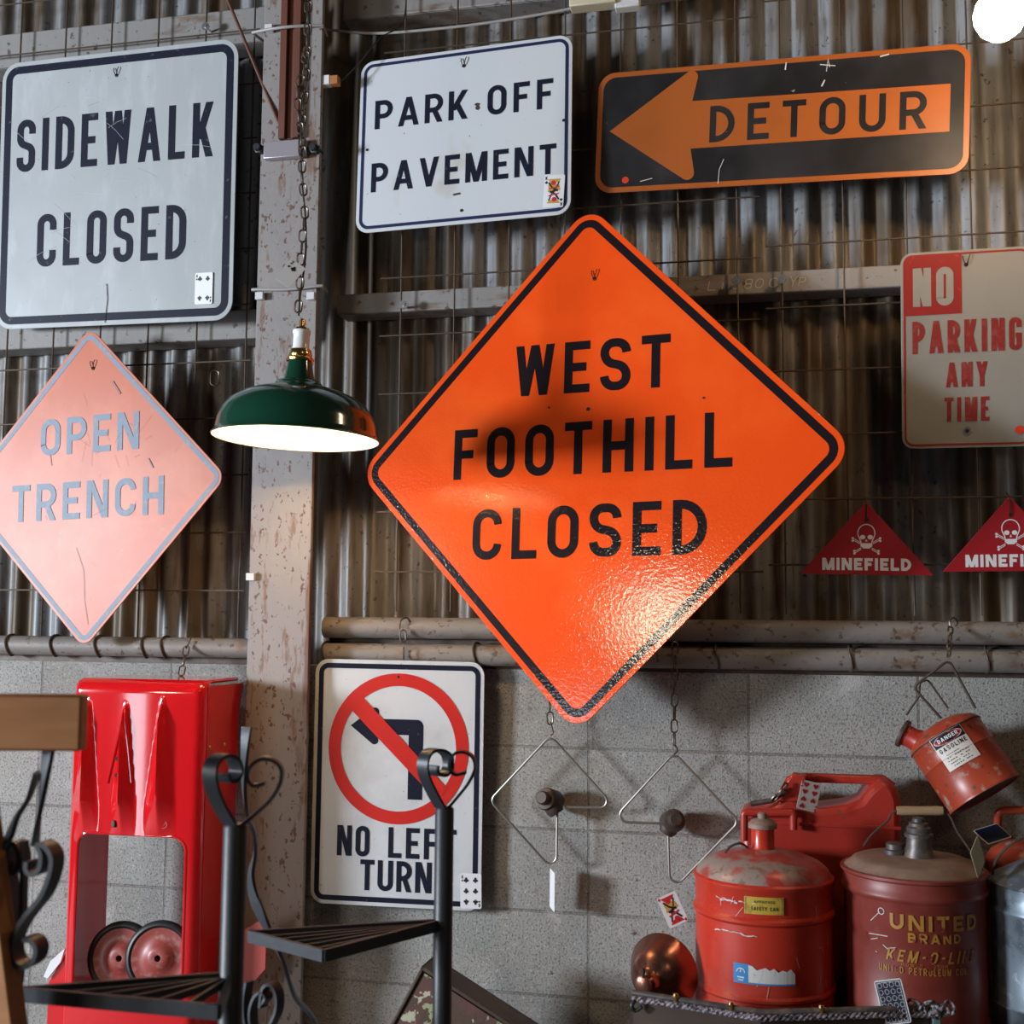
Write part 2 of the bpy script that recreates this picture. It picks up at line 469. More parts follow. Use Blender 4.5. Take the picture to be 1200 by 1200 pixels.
def thing(name, label, cat, loc=(0, 0, 0), rot=None, group=None):
    o = bpy.data.objects.new(name, None)
    o.empty_display_size = .05
    if rot is not None:
        o.matrix_world = Matrix.Translation(loc) @ rot.to_4x4()
    else:
        o.location = loc
    o.rotation_mode = 'XYZ'
    COL.objects.link(o)
    tag(o, label, cat, group)
    return o


def part(name, mb, m, parent, smooth=38, local=False, bevel=0, label=None):
    M = None
    if not local:
        top = parent
        W = top.matrix_basis
        while top.parent is not None:
            top = top.parent; W = top.matrix_basis @ W
        M = W.inverted()
    o = bpy.data.objects.new(name, finish(name, mb, m, smooth, M))
    o.parent = parent
    COL.objects.link(o)
    if bevel: bev(o, bevel)
    if label: o['label'] = label
    return o


def clone(root, M, label, group=None):
    r = root.copy(); COL.objects.link(r)
    r.matrix_world = M
    r['label'] = label
    if group: r['group'] = group
    for ch in list(root.children):
        c = ch.copy(); COL.objects.link(c); c.parent = r
        for g in list(ch.children):
            d = g.copy(); COL.objects.link(d); d.parent = c
    return r


def smoothpath(p, k=6):
    """Catmull-Rom through points"""
    p = [Vector(q) for q in p]
    out = []
    for i in range(len(p) - 1):
        a = p[max(i - 1, 0)]; b = p[i]; c = p[i + 1]; d = p[min(i + 2, len(p) - 1)]
        for j in range(k):
            t = j / k
            out.append(.5 * ((2 * b) + (c - a) * t + (2 * a - 5 * b + 4 * c - d) * t * t + (3 * b - a - 3 * c + d) * t ** 3))
    out.append(p[-1])
    return out


def rounded(pts, r, n=5, closed=False):
    """round the corners of a 3-D or 2-D polyline"""
    P = [Vector(p) for p in pts]; k = len(P); out = []
    for i in range(k):
        if not closed and i in (0, k - 1): out.append(P[i]); continue
        a = P[i - 1]; b = P[i]; c = P[(i + 1) % k]
        d1 = a - b; d2 = c - b
        m1 = .5 if (closed or i - 1 > 0) else 1.0
        m2 = .5 if (closed or i + 1 < k - 1) else 1.0
        ang = d1.angle(d2)
        if ang > PI - .02: out.append(b); continue
        cut = min(r / math.tan(ang / 2), d1.length * m1, d2.length * m2)
        p1 = b + d1.normalized() * cut; p2 = b + d2.normalized() * cut
        rad = cut * math.tan(ang / 2)
        bis = (d1.normalized() + d2.normalized()).normalized()
        cen = b + bis * (rad / math.sin(ang / 2))
        v1 = p1 - cen; v2 = p2 - cen
        tot = v1.angle(v2) if v1.length > 1e-9 and v2.length > 1e-9 else 0
        for j in range(n + 1):
            t = j / n
            if tot < 1e-4: out.append(p1.lerp(p2, t)); continue
            out.append(cen + (v1 * math.sin((1 - t) * tot) + v2 * math.sin(t * tot)) / math.sin(tot))
    return out


# ------------------------------------------------------------------ highway lettering
def rr(w, h, r, n=6, rot=0.0, cx=0, cz=0):
    """rounded rectangle outline, counter-clockwise"""
    out = []
    for (sx, sz, a0) in ((1, -1, -PI / 2), (1, 1, 0), (-1, 1, PI / 2), (-1, -1, PI)):
        for j in range(n + 1):
            a = a0 + PI / 2 * j / n
            out.append((sx * (w / 2 - r) + r * math.cos(a), sz * (h / 2 - r) + r * math.sin(a)))
    c, s = math.cos(rot), math.sin(rot)
    return [(cx + x * c - z * s, cz + x * s + z * c) for x, z in out]


def stroke(path, s):
    P = []
    for p in path:
        q = Vector((p[0], p[1]))
        if not P or (q - P[-1]).length > 1e-5: P.append(q)
    k = len(P); Lh = []; Rh = []
    for i in range(k):
        if i == 0: n = (P[1] - P[0]).normalized(); n = Vector((-n.y, n.x)); m = 1
        elif i == k - 1: n = (P[-1] - P[-2]).normalized(); n = Vector((-n.y, n.x)); m = 1
        else:
            a = (P[i] - P[i - 1]).normalized(); b = (P[i + 1] - P[i]).normalized()
            n1 = Vector((-a.y, a.x)); n2 = Vector((-b.y, b.x))
            n = (n1 + n2)
            if n.length < 1e-6: n = n1
            n.normalize(); m = 1 / max(.4, n.dot(n1))
        Lh.append(P[i] + n * (s / 2 * m)); Rh.append(P[i] - n * (s / 2 * m))
    return [[(Rh[i].x, Rh[i].y), (Rh[i + 1].x, Rh[i + 1].y), (Lh[i + 1].x, Lh[i + 1].y), (Lh[i].x, Lh[i].y)] for i in range(k - 1)]


def diag(x0, z0, x1, z1, s):
    """slanted stroke with level ends; x are centre lines"""
    hw = s * math.hypot(x1 - x0, z1 - z0) / abs(z1 - z0) / 2
    if z1 < z0: x0, z0, x1, z1 = x1, z1, x0, z0
    return [[(x0 - hw, z0), (x0 + hw, z0), (x1 + hw, z1), (x1 - hw, z1)]]


def glyph(ch, w, h, s):
    x0, x1, y0, y1 = s / 2, w - s / 2, s / 2, h - s / 2
    ym = h * .5
    R = (w - s) / 2
    rd = lambda pts, r=R: [(p.x, p.y) for p in rounded([Vector((a, b)) for a, b in pts], r, 7)]
    S = lambda pts: stroke(pts, s)
    V = lambda x: S([(x, 0), (x, h)])
    if ch == 'I': return V(w / 2)
    if ch == 'L': return S([(x0, h), (x0, y0), (w, y0)])
    if ch == 'E': return V(x0) + S([(x0, y1), (w, y1)]) + S([(x0, y0), (w, y0)]) + S([(x0, ym), (w * .86, ym)])
    if ch == 'F': return V(x0) + S([(x0, y1), (w, y1)]) + S([(x0, ym), (w * .84, ym)])
    if ch == 'T': return V(w / 2) + S([(0, y1), (w, y1)])
    if ch == 'H': return V(x0) + V(x1) + S([(x0, ym), (x1, ym)])
    if ch in 'O0':
        p = [(q.x, q.y) for q in rounded([Vector(c) for c in ((x0, y0), (x1, y0), (x1, y1), (x0, y1))], R * .999, 8, closed=True)]
        return stroke(p + p[:3], s)[:-1]
    if ch == 'C': return S(rd([(x1, h * .31), (x1, y0), (x0, y0), (x0, y1), (x1, y1), (x1, h * .69)]))
    if ch == 'G': return S(rd([(w * .55, h * .47), (x1, h * .47), (x1, y0), (x0, y0), (x0, y1), (x1, y1), (x1, h * .69)], R)[0:]) if False else S(rd([(x1, h * .48), (x1, y0), (x0, y0), (x0, y1), (x1, y1), (x1, h * .69)])) + S([(w * .52, h * .45), (w, h * .45)])
    if ch == 'D': return V(x0) + S(rd([(x0, y1), (x1, y1), (x1, y0), (x0, y0)], min(R * 1.7, (y1 - y0) / 2.01)))
    if ch == 'U': return S(rd([(x0, h), (x0, y0), (x1, y0), (x1, h)]))
    if ch == 'J': return S(rd([(x0, h * .3), (x0, y0), (x1, y0), (x1, h)]))
    pm = h * .44
    if ch == 'P': return V(x0) + S(rd([(x0, y1), (x1, y1), (x1, pm), (x0, pm)], (y1 - pm) / 2.01))
    if ch == 'R': return V(x0) + S(rd([(x0, y1), (x1, y1), (x1, pm), (x0, pm)], (y1 - pm) / 2.01)) + diag(w * .52, pm, w - s * .55, 0, s)
    if ch == 'B': return V(x0) + S(rd([(x0, y1), (x1 - s * .2, y1), (x1 - s * .2, ym), (x0, ym)], (y1 - ym) / 2.01)) + S(rd([(x0, ym), (x1, ym), (x1, y0), (x0, y0)], (ym - y0) / 2.01))
    if ch == 'S':
        q = R * 1.02
        return S(rd([(x1, h * .72), (x1, y1), (x0, y1), (x0, h * .555), (x1, h * .445), (x1, y0), (x0, y0), (x0, h * .28)], q))
    if ch == 'A': return diag(s * .55, 0, w / 2 - s * .02, h, s) + diag(w - s * .55, 0, w / 2 + s * .02, h, s) + S([(w * .24, h * .28), (w * .76, h * .28)])
    if ch == 'V': return diag(s * .55, h, w / 2, 0, s) + diag(w - s * .55, h, w / 2, 0, s)
    if ch == 'W':
        a = s * .55
        return diag(a, h, w * .27, 0, s) + diag(w * .5, h, w * .27, 0, s) + diag(w * .5, h, w * .73, 0, s) + diag(w - a, h, w * .73, 0, s)
    if ch == 'M': return V(x0) + V(x1) + diag(s * .6, h, w / 2, h * .0, s) + diag(w - s * .6, h, w / 2, 0, s)
    if ch == 'N': return V(x0) + V(x1) + diag(s * .65, h, w - s * .65, 0, s)
    if ch == 'K': return V(x0) + diag(s * .9, h * .33, w - s * .62, h, s) + diag(w * .42, h * .56, w - s * .55, 0, s)
    if ch == 'Y': return diag(s * .55, h, w / 2, h * .42, s) + diag(w - s * .55, h, w / 2, h * .42, s) + S([(w / 2, 0), (w / 2, h * .46)])
    if ch == 'Q': return glyph('O', w, h, s) + diag(w * .55, h * .25, w, 0, s)
    if ch == '-': return S([(w * .1, ym), (w * .9, ym)])
    if ch == '.': return [[(0, 0), (s, 0), (s, s), (0, s)]]
    if ch == '2': return S(rd([(x0, h * .70), (x0, y1), (x1, y1), (x1, h * .55), (x0, y0)], R)) + S([(0, y0), (w, y0)])
    if ch == '4': return V(w * .68) + diag(w * .2, h * .3, w * .68, h, s) + S([(0, h * .28), (w, h * .28)])
    if ch == '6': return S(rd([(x1, h * .75), (x1, y1), (x0, y1), (x0, y0), (x1, y0), (x1, ym), (x0, ym)], R))
    if ch == '8': return S(rd([(w / 2, ym), (x1, ym), (x1, y1), (x0, y1), (x0, ym), (w / 2, ym)])) + S(rd([(w / 2, ym), (x1, ym), (x1, y0), (x0, y0), (x0, ym), (w / 2, ym)]))
    if ch == '1': return V(w / 2)
    if ch == '9': return S(rd([(x0, h * .25), (x0, y0), (x1, y0), (x1, y1), (x0, y1), (x0, ym), (x1, ym)], R))
    return []


WID = dict(M=1.25, W=1.38, A=1.18, K=1.05, N=1.06, E=.86, F=.84, L=.84, T=.92, I=0, J=.8, V=1.15, Y=1.12)
WID[' '] = .7; WID['-'] = .6; WID['.'] = 0


def text(t, x0, x1, z, h, s, gap=.42, slope=0.0, italic=0.0):
    """polygons of a line of letters filling x0..x1 above baseline z; h cap height, s stroke as a share of h"""
    st = s * h
    n = len(t)
    fixed = sum(st for c in t if WID.get(c, 1) == 0)
    units = sum(WID.get(c, 1) for c in t) + gap * (n - 1)
    u = (x1 - x0 - fixed) / units
    out = []; x = x0
    for c in t:
        w = WID.get(c, 1) * u or st
        for p in glyph(c, w, h, st):
            out.append([(x + a + italic * b, z + b + slope * (x + a - x0)) for a, b in p])
        x += w + gap * u
    return out


def circle(cx, cz, r, n=24, rz=None):
    return [(cx + r * math.cos(2 * PI * i / n), cz + (rz or r) * math.sin(2 * PI * i / n)) for i in range(n)]


def club(cx, cz, k, up=1):
    o = [circle(cx, cz + up * .28 * k, .24 * k, 14), circle(cx - .26 * k, cz - up * .08 * k, .24 * k, 14), circle(cx + .26 * k, cz - up * .08 * k, .24 * k, 14)]
    a = [(cx - .17 * k, cz - up * .5 * k), (cx + .17 * k, cz - up * .5 * k), (cx + .04 * k, cz + up * .1 * k), (cx - .04 * k, cz + up * .1 * k)]
    return o + [a if up > 0 else a[::-1]]


def heart(cx, cz, k, up=1):
    p = []
    for i in range(28):
        t = 2 * PI * i / 28
        x = 16 * math.sin(t) ** 3; y = 13 * math.cos(t) - 5 * math.cos(2 * t) - 2 * math.cos(3 * t) - math.cos(4 * t)
        p.append((cx - x / 32 * k * up, cz + up * (y + 2) / 32 * k))
    return [p]


def spade(cx, cz, k, up=1):
    a = [(cx - .17 * k, cz - up * .5 * k), (cx + .17 * k, cz - up * .5 * k), (cx, cz + up * .1 * k)]
    return heart(cx, cz + .05 * k * up, .95 * k, -up) + [a if up > 0 else a[::-1]]


def diamond(cx, cz, k, up=1):
    return [[(cx, cz - .5 * k), (cx + .38 * k, cz), (cx, cz + .5 * k), (cx - .38 * k, cz)]]


# ------------------------------------------------------------------ the setting
def struct(name, mb, m, smooth=38, bevel=0):
    return single(name, mb, m, None, None, smooth=smooth, kind='structure', bevel=bevel)


struct('floor', MB().box((-5, -5.5, -.1), (2.6, .3, 0)), 'floor')
struct('wall_back', MB().box((-1.30, 0, 0), (2.6, .16, 1.42)), block_mat('grey block wall', -.448, 1.2335, .381, .1955))
struct('wall_left', MB().box((-5, 0, 0), (-1.302, .16, 1.42)), block_mat('grey block wall of far bay', -1.937, 1.2335, .381, .1955))
mb = MB()
nx = int(7.6 / .066 * 10)
xs = [-5 + 7.6 * i / nx for i in range(nx + 1)]
V = []; F = []
for i, x in enumerate(xs):
    c = math.sin(2 * PI * x / .066)
    y = .105 - .0115 * c
    V += [(x, y, 1.40), (x, y, 2.4), (x, y, 3.9)]
for i in range(nx):
    for j in range(2):
        a = i * 3 + j
        F.append((a, a + 3, a + 4, a + 1))
mb.add(V, F)
struct('wall_upper', mb, 'corr', smooth=80)


def channel(mb, x0, x1, z0, z1, yf, yb):
    """C-section girt: front web with top and bottom legs"""
    t = .006
    mb.box((x0, yf, z0), (x1, yf + t, z1)); mb.box((x0, yf + t, z1 - t), (x1, yb, z1)); mb.box((x0, yf + t, z0), (x1, yb, z0 + t))
    return mb


struct('trim_1', channel(MB(), -1.12, 2.6, 2.336, 2.389, .005, .088), 'girt', bevel=.003)
struct('trim_2', channel(MB(), -5, -1.30, 2.282, 2.362, .005, .088), 'girt', bevel=.003)
struct('trim_3', channel(MB(), -5, -1.30, 3.105, 3.205, .005, .088), 'girt', bevel=.003)
struct('trim_4', channel(MB(), -1.12, 2.6, 3.14, 3.24, .005, .088), 'girt', bevel=.003)
# pairs of rounded rails along the top of the block wall
struct('trim_5', MB().tube([(-1.12, -.028, 1.519), (2.6, -.028, 1.523)], .0265, 20), 'rail')
struct('trim_6', MB().tube([(-1.12, -.026, 1.453), (2.6, -.026, 1.467)], .0265, 20), 'rail')
struct('trim_7', MB().tube([(-5, -.028, 1.463), (-1.30, -.028, 1.463)], .0255, 20), 'rail')
struct('trim_8', MB().box((-1.12, .002, 1.42), (2.6, .09, 1.50)), 'rust')
struct('trim_9', MB().box((-5, .002, 1.42), (-1.30, .09, 1.47)), 'rust')

# steel H-section pillar
pl = MB()
pl.box((-1.289, -.12, 0), (-1.126, -.106, 3.9))
pl.box((-1.289, .095, 0), (-1.126, .109, 3.9)) if False else None
pl.box((-1.213, -.106, 0), (-1.202, -.001, 3.9))
pil = struct('steel_pillar', pl, 'pillar', bevel=.002)

# ------------------------------------------------------------------ wire mesh, bolts and ties
WR = .0024


def mesh_panel(x_list, z_list, xa, xb, za, zb, label, name='wire_mesh_panel'):
    b = MB()
    for x in x_list: b.tube([(x, -.020, za), (x, -.020, zb)], WR, 6)
    for z in z_list: b.tube([(xa, -.0247, z), (xb, -.0247, z)], WR, 6)
    return single(name, b, 'wire', label, 'wire mesh', 'welded wire mesh panels')


mesh_panel([-4.2 + .1425 * i for i in range(20)] and [-1.362 - .1428 * i for i in range(20)], [1.46 + .1513 * i for i in range(13)], -4.1, -1.345, 1.45, 3.32,
           'rusty wire mesh panel behind the sidewalk and trench signs, left of the pillar')
mesh_panel([-.935 + .1418 * i for i in range(7)], [1.66 + .1513 * i for i in range(11)], -.99, -.03, 1.56, 3.32,
           'rusty wire mesh panel right of the pillar, behind the big orange sign')
mesh_panel([.021 + .1437 * i for i in range(12)], [1.676 + .1535 * i for i in range(11)], -.03 + .012, 1.7, 1.56, 3.32,
           'rusty wire mesh panel behind the parking and minefield signs')


def washer(px, py, label):
    c = at(px, py, -.027)
    M = Matrix.Translation(c) @ Matrix.Rotation(PI / 2, 4, 'X')
    b = MB().lathe([(0, .004), (.005, .004), (.005, .002), (.0115, .002), (.0115, -.001), (0, -.001)], M, 20)
    b.tube([c, c + Vector((0, .034, 0))], .003, 8)
    return single('bolt', b, 'zinc', label, 'bolt')


washer(241, 31, 'bright bolt on the girt above the sidewalk closed sign')
washer(473, 357, 'bright bolt on the girt below the park off pavement sign')
washer(863, 329, 'bright bolt on the girt between the chalk writing and the big orange sign')
washer(917, 327, 'bright bolt in the middle of the chalk writing on the girt')
washer(277, 758, 'bright bolt on the rail between the trench sign and the pillar')


def tie(px, r, zc, label_side, yc=-.028):
    x = at(px, 760, -.05).x
    pts = []
    for i in range(20):
        a = 2 * PI * i / 20
        pts.append((x + .004 * math.sin(a * 2), yc + r * math.cos(a), zc + r * math.sin(a)))
    b = MB().tube(pts, .0028, 6, closed=True)
    return single('tie_wire', b, 'rust', label_side, 'tie wire', 'tie wires round the rails')


for px, lab in ((379, 'dark tie wire round the lower rail beside the pillar'), (556, 'dark tie wire round the lower rail above the no left turn sign corner'), (840, 'dark tie wire round the lower rail right of the big orange sign'),
                (997, 'dark tie wire round the lower rail left of the hanging gasoline can chain'), (1157, 'dark tie wire round the lower rail right of the hanging gasoline can')):
    tie(px, .0295, 1.4535 + .0035 * (px - 379) / 300, lab, -.026)
for px, lab in ((8, 'dark tie wire round the far bay rail at the left end'), (60, 'dark tie wire round the far bay rail left of the trench sign tip'), (112, 'dark tie wire round the far bay rail under the trench sign tip'),
                (167, 'dark tie wire round the far bay rail right of the trench sign tip'), (190, 'dark tie wire round the far bay rail left of the chain')):
    tie(px, .0285, 1.463, lab)


# ------------------------------------------------------------------ road signs
def rotm(y, p, r):
    return (Matrix.Rotation(math.radians(y), 3, 'Z') @ Matrix.Rotation(math.radians(p), 3, 'X') @ Matrix.Rotation(math.radians(r), 3, 'Y'))


def sign(name, label, loc, ypr, outline, face, group=None):
    R = rotm(*ypr)
    t = thing(name, label, 'sign', loc, R, group)
    part('plate', MB().prism(outline, 0, .003), face, t, local=True, smooth=30, bevel=.0008)
    return t


def letter_lines(t, lines, m, layer=1):
    for l in lines: paint(t, 'lettering', l, m, layer)


def paint(t, nm, polys, m, layer=1):
    return part(nm, MB().flats(polys, -.0006 * layer), m, t, local=True, smooth=0)


def border(t, w, h, r, inset, bw, m, rot=0.0, layer=1):
    o = rr(w - 2 * inset, h - 2 * inset, max(r - inset, .004), 8, rot); i = rr(w - 2 * inset - 2 * bw, h - 2 * inset - 2 * bw, max(r - inset - bw, .003), 8, rot)
    return part('border', MB().ring(o, i, -.0006 * layer), m, t, local=True, smooth=0)


def scratch(t, polys, m, layer):
    o = paint(t, 'scratches', polys, m, layer); o['kind'] = 'stuff'


def hang_wire(t, x, z, length=.05, lean=.01):
    """hole with a twisted tie wire leaving it over the sign's top"""
    b = MB()
    b.tube([(x - .004, .004, z), (x - .002, -.004, z + .001), (x - .006, -.005, z + .012), (x - .007, -.003, z + .02)], .0012, 5)
    b.tube([(x + .001, .004, z), (x + .002, -.004, z + .002), (x + .006, -.006, z + .016), (x + .008, -.004, z + .022)], .0012, 5)
    part('tie_wire', b, 'hole', t, local=True)
    part('bolt_hole', MB().flat(circle(x, z, .0045, 14), -.0016), 'hole', t, local=True, smooth=0)


def hole(t, x, z, r=.0045):
    part('bolt_hole', MB().flat(circle(x, z, r, 14), -.0016), 'hole', t, local=True, smooth=0)


# big orange diamond
S = .8775
t = sign('road_sign', 'large orange diamond road closure sign reading WEST FOOTHILL CLOSED', (-.4361, -.180, 1.9084), (-14.61, -2.73, .16), rr(S, S, .055, 10, PI / 4), 'orange')
border(t, S, S, .055, .0135, .0185, 'black_sign', PI / 4)
letter_lines(t, [text('WEST', -.183, .210, .168, .1235, .165, .36, slope=-.016), text('FOOTHILL', -.344, .356, -.028, .1235, .165, .38, slope=.000), text('CLOSED', -.284, .300, -.2255, .1220, .165, .36, slope=.012)], 'black_sign', 2)
hang_wire(t, .019, .437)
hole(t, .011, .124); hole(t, -.09, .135, .0025); hole(t, .29, .13, .0025)

# sidewalk closed
W_, H_ = .728, .743
tsw = t = sign('road_sign', 'grey white square sign reading SIDEWALK CLOSED with rounded black border', (-1.7275, -.085, 2.6897), (-3.21, 2.74, 1.23), rr(W_, H_, .052, 10), 'grey_sign')
border(t, W_, H_, .052, .0125, .021, 'navy')
letter_lines(t, [text('SIDEWALK', -.309, .296, .0625, .1455, .135, .40), text('CLOSED', -.235, .2225, -.204, .145, .135, .40)], 'navy', 2)
hang_wire(t, .0, .305); 
sc = []
for i in range(16):
    x, z = random.uniform(-.33, .22), random.uniform(-.27, .30); a = random.uniform(-.9, .5); L = random.uniform(.02, .11)
    sc += stroke([(x, z), (x + L * math.cos(a) * .5, z + L * math.sin(a) * .5 + .003), (x + L * math.cos(a), z + L * math.sin(a))], .0006)
scratch(t, sc, 'chalk', 3)
paint(t, 'crack', stroke([(-.012, -.26), (-.008, -.30), (-.014, -.365)], .0022), 'hole', 3)

# park off pavement
W_, H_ = .566, .465
tpk = t = sign('road_sign', 'white rectangular sign reading PARK OFF PAVEMENT with navy border and rust stains', (-.7601, -.085, 2.7553), (-3.91, -2.62, -.24), rr(W_, H_, .036, 8), 'stain_sign')
border(t, W_, H_, .036, .009, .0085, 'bluepaint')
letter_lines(t, [text('PARK', -.239, .0125, .043, .0775, .165, .34), text('OFF', .0655, .2345, .044, .078, .165, .40), text('PAVEMENT', -.2437, .2445, -.1265, .0775, .165, .36)], 'navy', 2)
hang_wire(t, -.0, .185); hole(t, -.258, -.01, .0035); hole(t, .003, -.198, .004); hole(t, .263, .008, .004)
paint(t, 'scuffs', [circle(.038, .077, .006, 12, .004), circle(.039, .068, .005, 12, .006)] + stroke([(-.02, -.155), (-.002, -.153)], .005), 'rust', 3)

# detour
W_, H_ = .868, .303
t = sign('road_sign', 'orange and black DETOUR sign with an arrow pointing left', (.0088, -.085, 2.7273), (-4.51, 1.33, 2.47), rr(W_, H_, .042, 8), 'detour')
o = rr(W_ - .026, H_ - .026, .032, 8)
paint(t, 'panel', [o], 'detour_black', 1)
head = [(p.x, p.y) for p in rounded([Vector(q) for q in ((-.401, .003), (-.192, -.141), (-.186, -.054), (-.186, .063), (-.192, .151))], .022, 6, closed=True)]
head = [(-.401, .003)] + [(p.x, p.y) for p in rounded([Vector(q) for q in ((-.401, .003), (-.182, -.150), (-.199, -.054), (-.199, .063), (-.179, .160), (-.401, .003))], .016, 6)][1:-1]
paint(t, 'arrow', [head, [(-.20, -.0537), (.3905, -.0525), (.391, .0585), (-.20, .0638)]], 'detour', 2)
paint(t, 'lettering', text('DETOUR', -.1545, .3405, -.042, .0895, .165, .52), 'detour_black', 3)
part('sticker', MB().flat(circle(-.357, -.122, .0085, 18), -.0014), 'red_dot', t, local=True, smooth=0, label='small red round sticker')
sc = stroke([(-.13, -.145), (-.128, -.11), (-.118, -.085)], .0016) + stroke([(.10, .128), (.135, .122)], .002) + stroke([(.115, .11), (.118, .14), (.122, .12)], .0018) + stroke([(-.32, -.128), (-.29, -.122)], .0018) + stroke([(.235, .135), (.255, .139)], .003) + stroke([(.02, .122), (.022, .14)], .003) + stroke([(.105, .075), (.112, .09)], .003)
scratch(t, sc, 'chalk', 4)

# no parking any time
W_, H_ = .2796, .4466
t = sign('road_sign', 'cream white NO PARKING ANY TIME sign with red letters', (.4243, -.085, 2.1608), (-2.29, 6.0, .3), rr(W_, H_, .026, 8), 'cream_sign')
border(t, W_, H_, .026, .0055, .0045, 'red_sign')
o = rr(W_ - .013, H_ - .013, .022, 8)
box = [(x, z) for x, z in o if x < -.05 and z > .15]
paint(t, 'red_corner', [[(-.1305, .0795), (-.009, .0805), (-.009, .2165)] + box], 'red_sign', 2)
letter_lines(t, [text('PARKING', -.1155, .1165, -.0075, .0735, .15, .34), text('ANY', -.0445, .0448, -.0858, .056, .16, .34), text('TIME', -.0475, .0475, -.1635, .0545, .16, .38)], 'red_faded', 2)
paint(t, 'white_letters', text('NO', -.1135, -.0262, .0995, .0875, .18, .30), 'cream_sign', 3)
hole(t, 0, -.186, .004)
part('grommet', MB().ring(circle(0, -.186, .0095, 20), circle(0, -.186, .006, 20), -.0012), 'zinc', t, local=True, smooth=0)
part('sticker', MB().flat(circle(.1106, -.186, .0095, 18), -.0014), 'red_dot', t, local=True, smooth=0, label='round red sticker')
hang_wire(t, .001, .189)

# no left turn
W_, H_ = .4255, .5958
tnl = t = sign('road_sign', 'white NO LEFT TURN sign with red ring and slash over a black arrow', (-.9119, -.062, 1.1422), (4.36, 1.17, .51), rr(W_, H_, .034, 8), 'white_sign')
border(t, W_, H_, .034, .0095, .0125, 'navy')
arrow = [(p.x, p.y) for p in rounded([Vector(q) for q in ((-.06, .1165), (.027, .1165), (.027, -.0385), (.0635, -.0385), (.0635, .1545), (-.06, .1545))], .001, 1)]
arrow = [(-.06, .1165), (.027, .1165), (.027, .1545), (-.06, .1545)]
leg = [(.027, -.0385), (.0635, -.0385)] + [(.0635 - .016 + .016 * math.cos(a), .1545 - .016 + .016 * math.sin(a)) for a in [i * PI / 16 for i in range(9)]] + [(.027, .1545)]
hd = [(p.x, p.y) for p in rounded([Vector(q) for q in ((-.1195, .1365), (-.045, .078), (-.054, .1355), (-.043, .196), (-.1195, .1365))], .010, 5)]
paint(t, 'arrow', [arrow, leg, hd], 'navy', 1)
part('prohibition_ring', MB().ring(circle(.001, .0835, .1755, 72, .183), circle(.001, .0835, .1445, 72, .152), -.0012).flats([[(-.112 - .012, .199 - .019), (.113 - .012, -.024 - .019 + .004), (.113 + .014, -.024 + .015), (-.112 + .014, .199 + .015)]], -.0018), 'ring_red', t, local=True, smooth=0)
letter_lines(t, [text('NO', -.1475, -.066, -.180, .0735, .16, .28), text('LEFT', -.0185, .1495, -.180, .0735, .16, .30), text('TURN', -.0875, .090, -.2605, .0735, .16, .24)], 'navy', 2)
hole(t, -.001, .258, .0035)

# open trench
S = .597
t = sign('road_sign', 'orange diamond sign, its colour tinted pinkish by window sheen, reading OPEN TRENCH', (-1.7531, -.115, 1.881), (-7.3, -.2, -1.49), rr(S, S, .034, 8, PI / 4), 'trench')
border(t, S, S, .034, .0075, .0125, 'trench_sheen_blue', PI / 4)
letter_lines(t, [text('OPEN', -.152, .160, .087, .0985, .165, .34), text('TRENCH', -.242, .2385, -.0855, .0985, .165, .34)], 'trench_sheen_blue', 2)
hang_wire(t, .0125, .310)
sc = []
for i in range(34):
    x, z = random.gauss(.10, .10), random.gauss(.02, .12); a = random.uniform(.2, 2.6); L = random.uniform(.01, .06)
    if abs(x) + abs(z) + L > .37: continue
    sc += stroke([(x, z), (x + L * math.cos(a), z + L * math.sin(a))], .0005)
sc += stroke([(-.03, -.16), (-.005, -.22), (.0, -.30), (.012, -.36)], .0014) + stroke([(.075, .27), (.10, .235)], .006) + stroke([(.19, .06), (.205, .035)], .004) + stroke([(-.12, .09), (-.115, .06)], .002)
scratch(t, sc, 'scar', 3)


# minefield triangles
def skull(cx, cz, k):
    o = []
    out = [(cx + .36 * k * math.cos(a), cz + .18 * k + .38 * k * math.sin(a)) for a in [PI * (-.18 + 1.36 * i / 22) for i in range(23)]]
    o += stroke(out, .045 * k)
    o += stroke([out[0], (cx + .24 * k, cz - .18 * k), (cx + .22 * k, cz - .42 * k)], .045 * k) + stroke([out[-1], (cx - .24 * k, cz - .18 * k), (cx - .22 * k, cz - .42 * k)], .045 * k)
    o += [circle(cx - .16 * k, cz + .0 * k, .115 * k, 14, .10 * k), circle(cx + .16 * k, cz + .0 * k, .115 * k, 14, .10 * k)]
    o += [[(cx - .05 * k, cz - .19 * k), (cx + .05 * k, cz - .19 * k), (cx, cz - .08 * k)]]
    o += [[(cx - .20 * k, cz - .44 * k), (cx - .13 * k, cz - .50 * k), (cx + .13 * k, cz - .50 * k), (cx + .20 * k, cz - .44 * k), (cx + .22 * k, cz - .27 * k), (cx - .22 * k, cz - .27 * k)]]
    for sx in (-1, 1):
        for (ax, az, bx, bz) in ((.27, -.26, .55, -.10), (.22, -.50, .48, -.66)):
            for off in (-.035, .035):
                o += stroke([(cx + sx * ax * k, cz + (az + off) * k), (cx + sx * bx * k, cz + (bz + off) * k)][::1], .03 * k)
            o += [circle(cx + sx * (bx + .03) * k, cz + (bz + .05) * k, .055 * k, 10), circle(cx + sx * (bx + .03) * k, cz + (bz - .06) * k, .055 * k, 10)]
    return o


def ccw(p):
    a = sum(p[i][0] * p[(i + 1) % len(p)][1] - p[(i + 1) % len(p)][0] * p[i][1] for i in range(len(p)))
    return p if a > 0 else p[::-1]


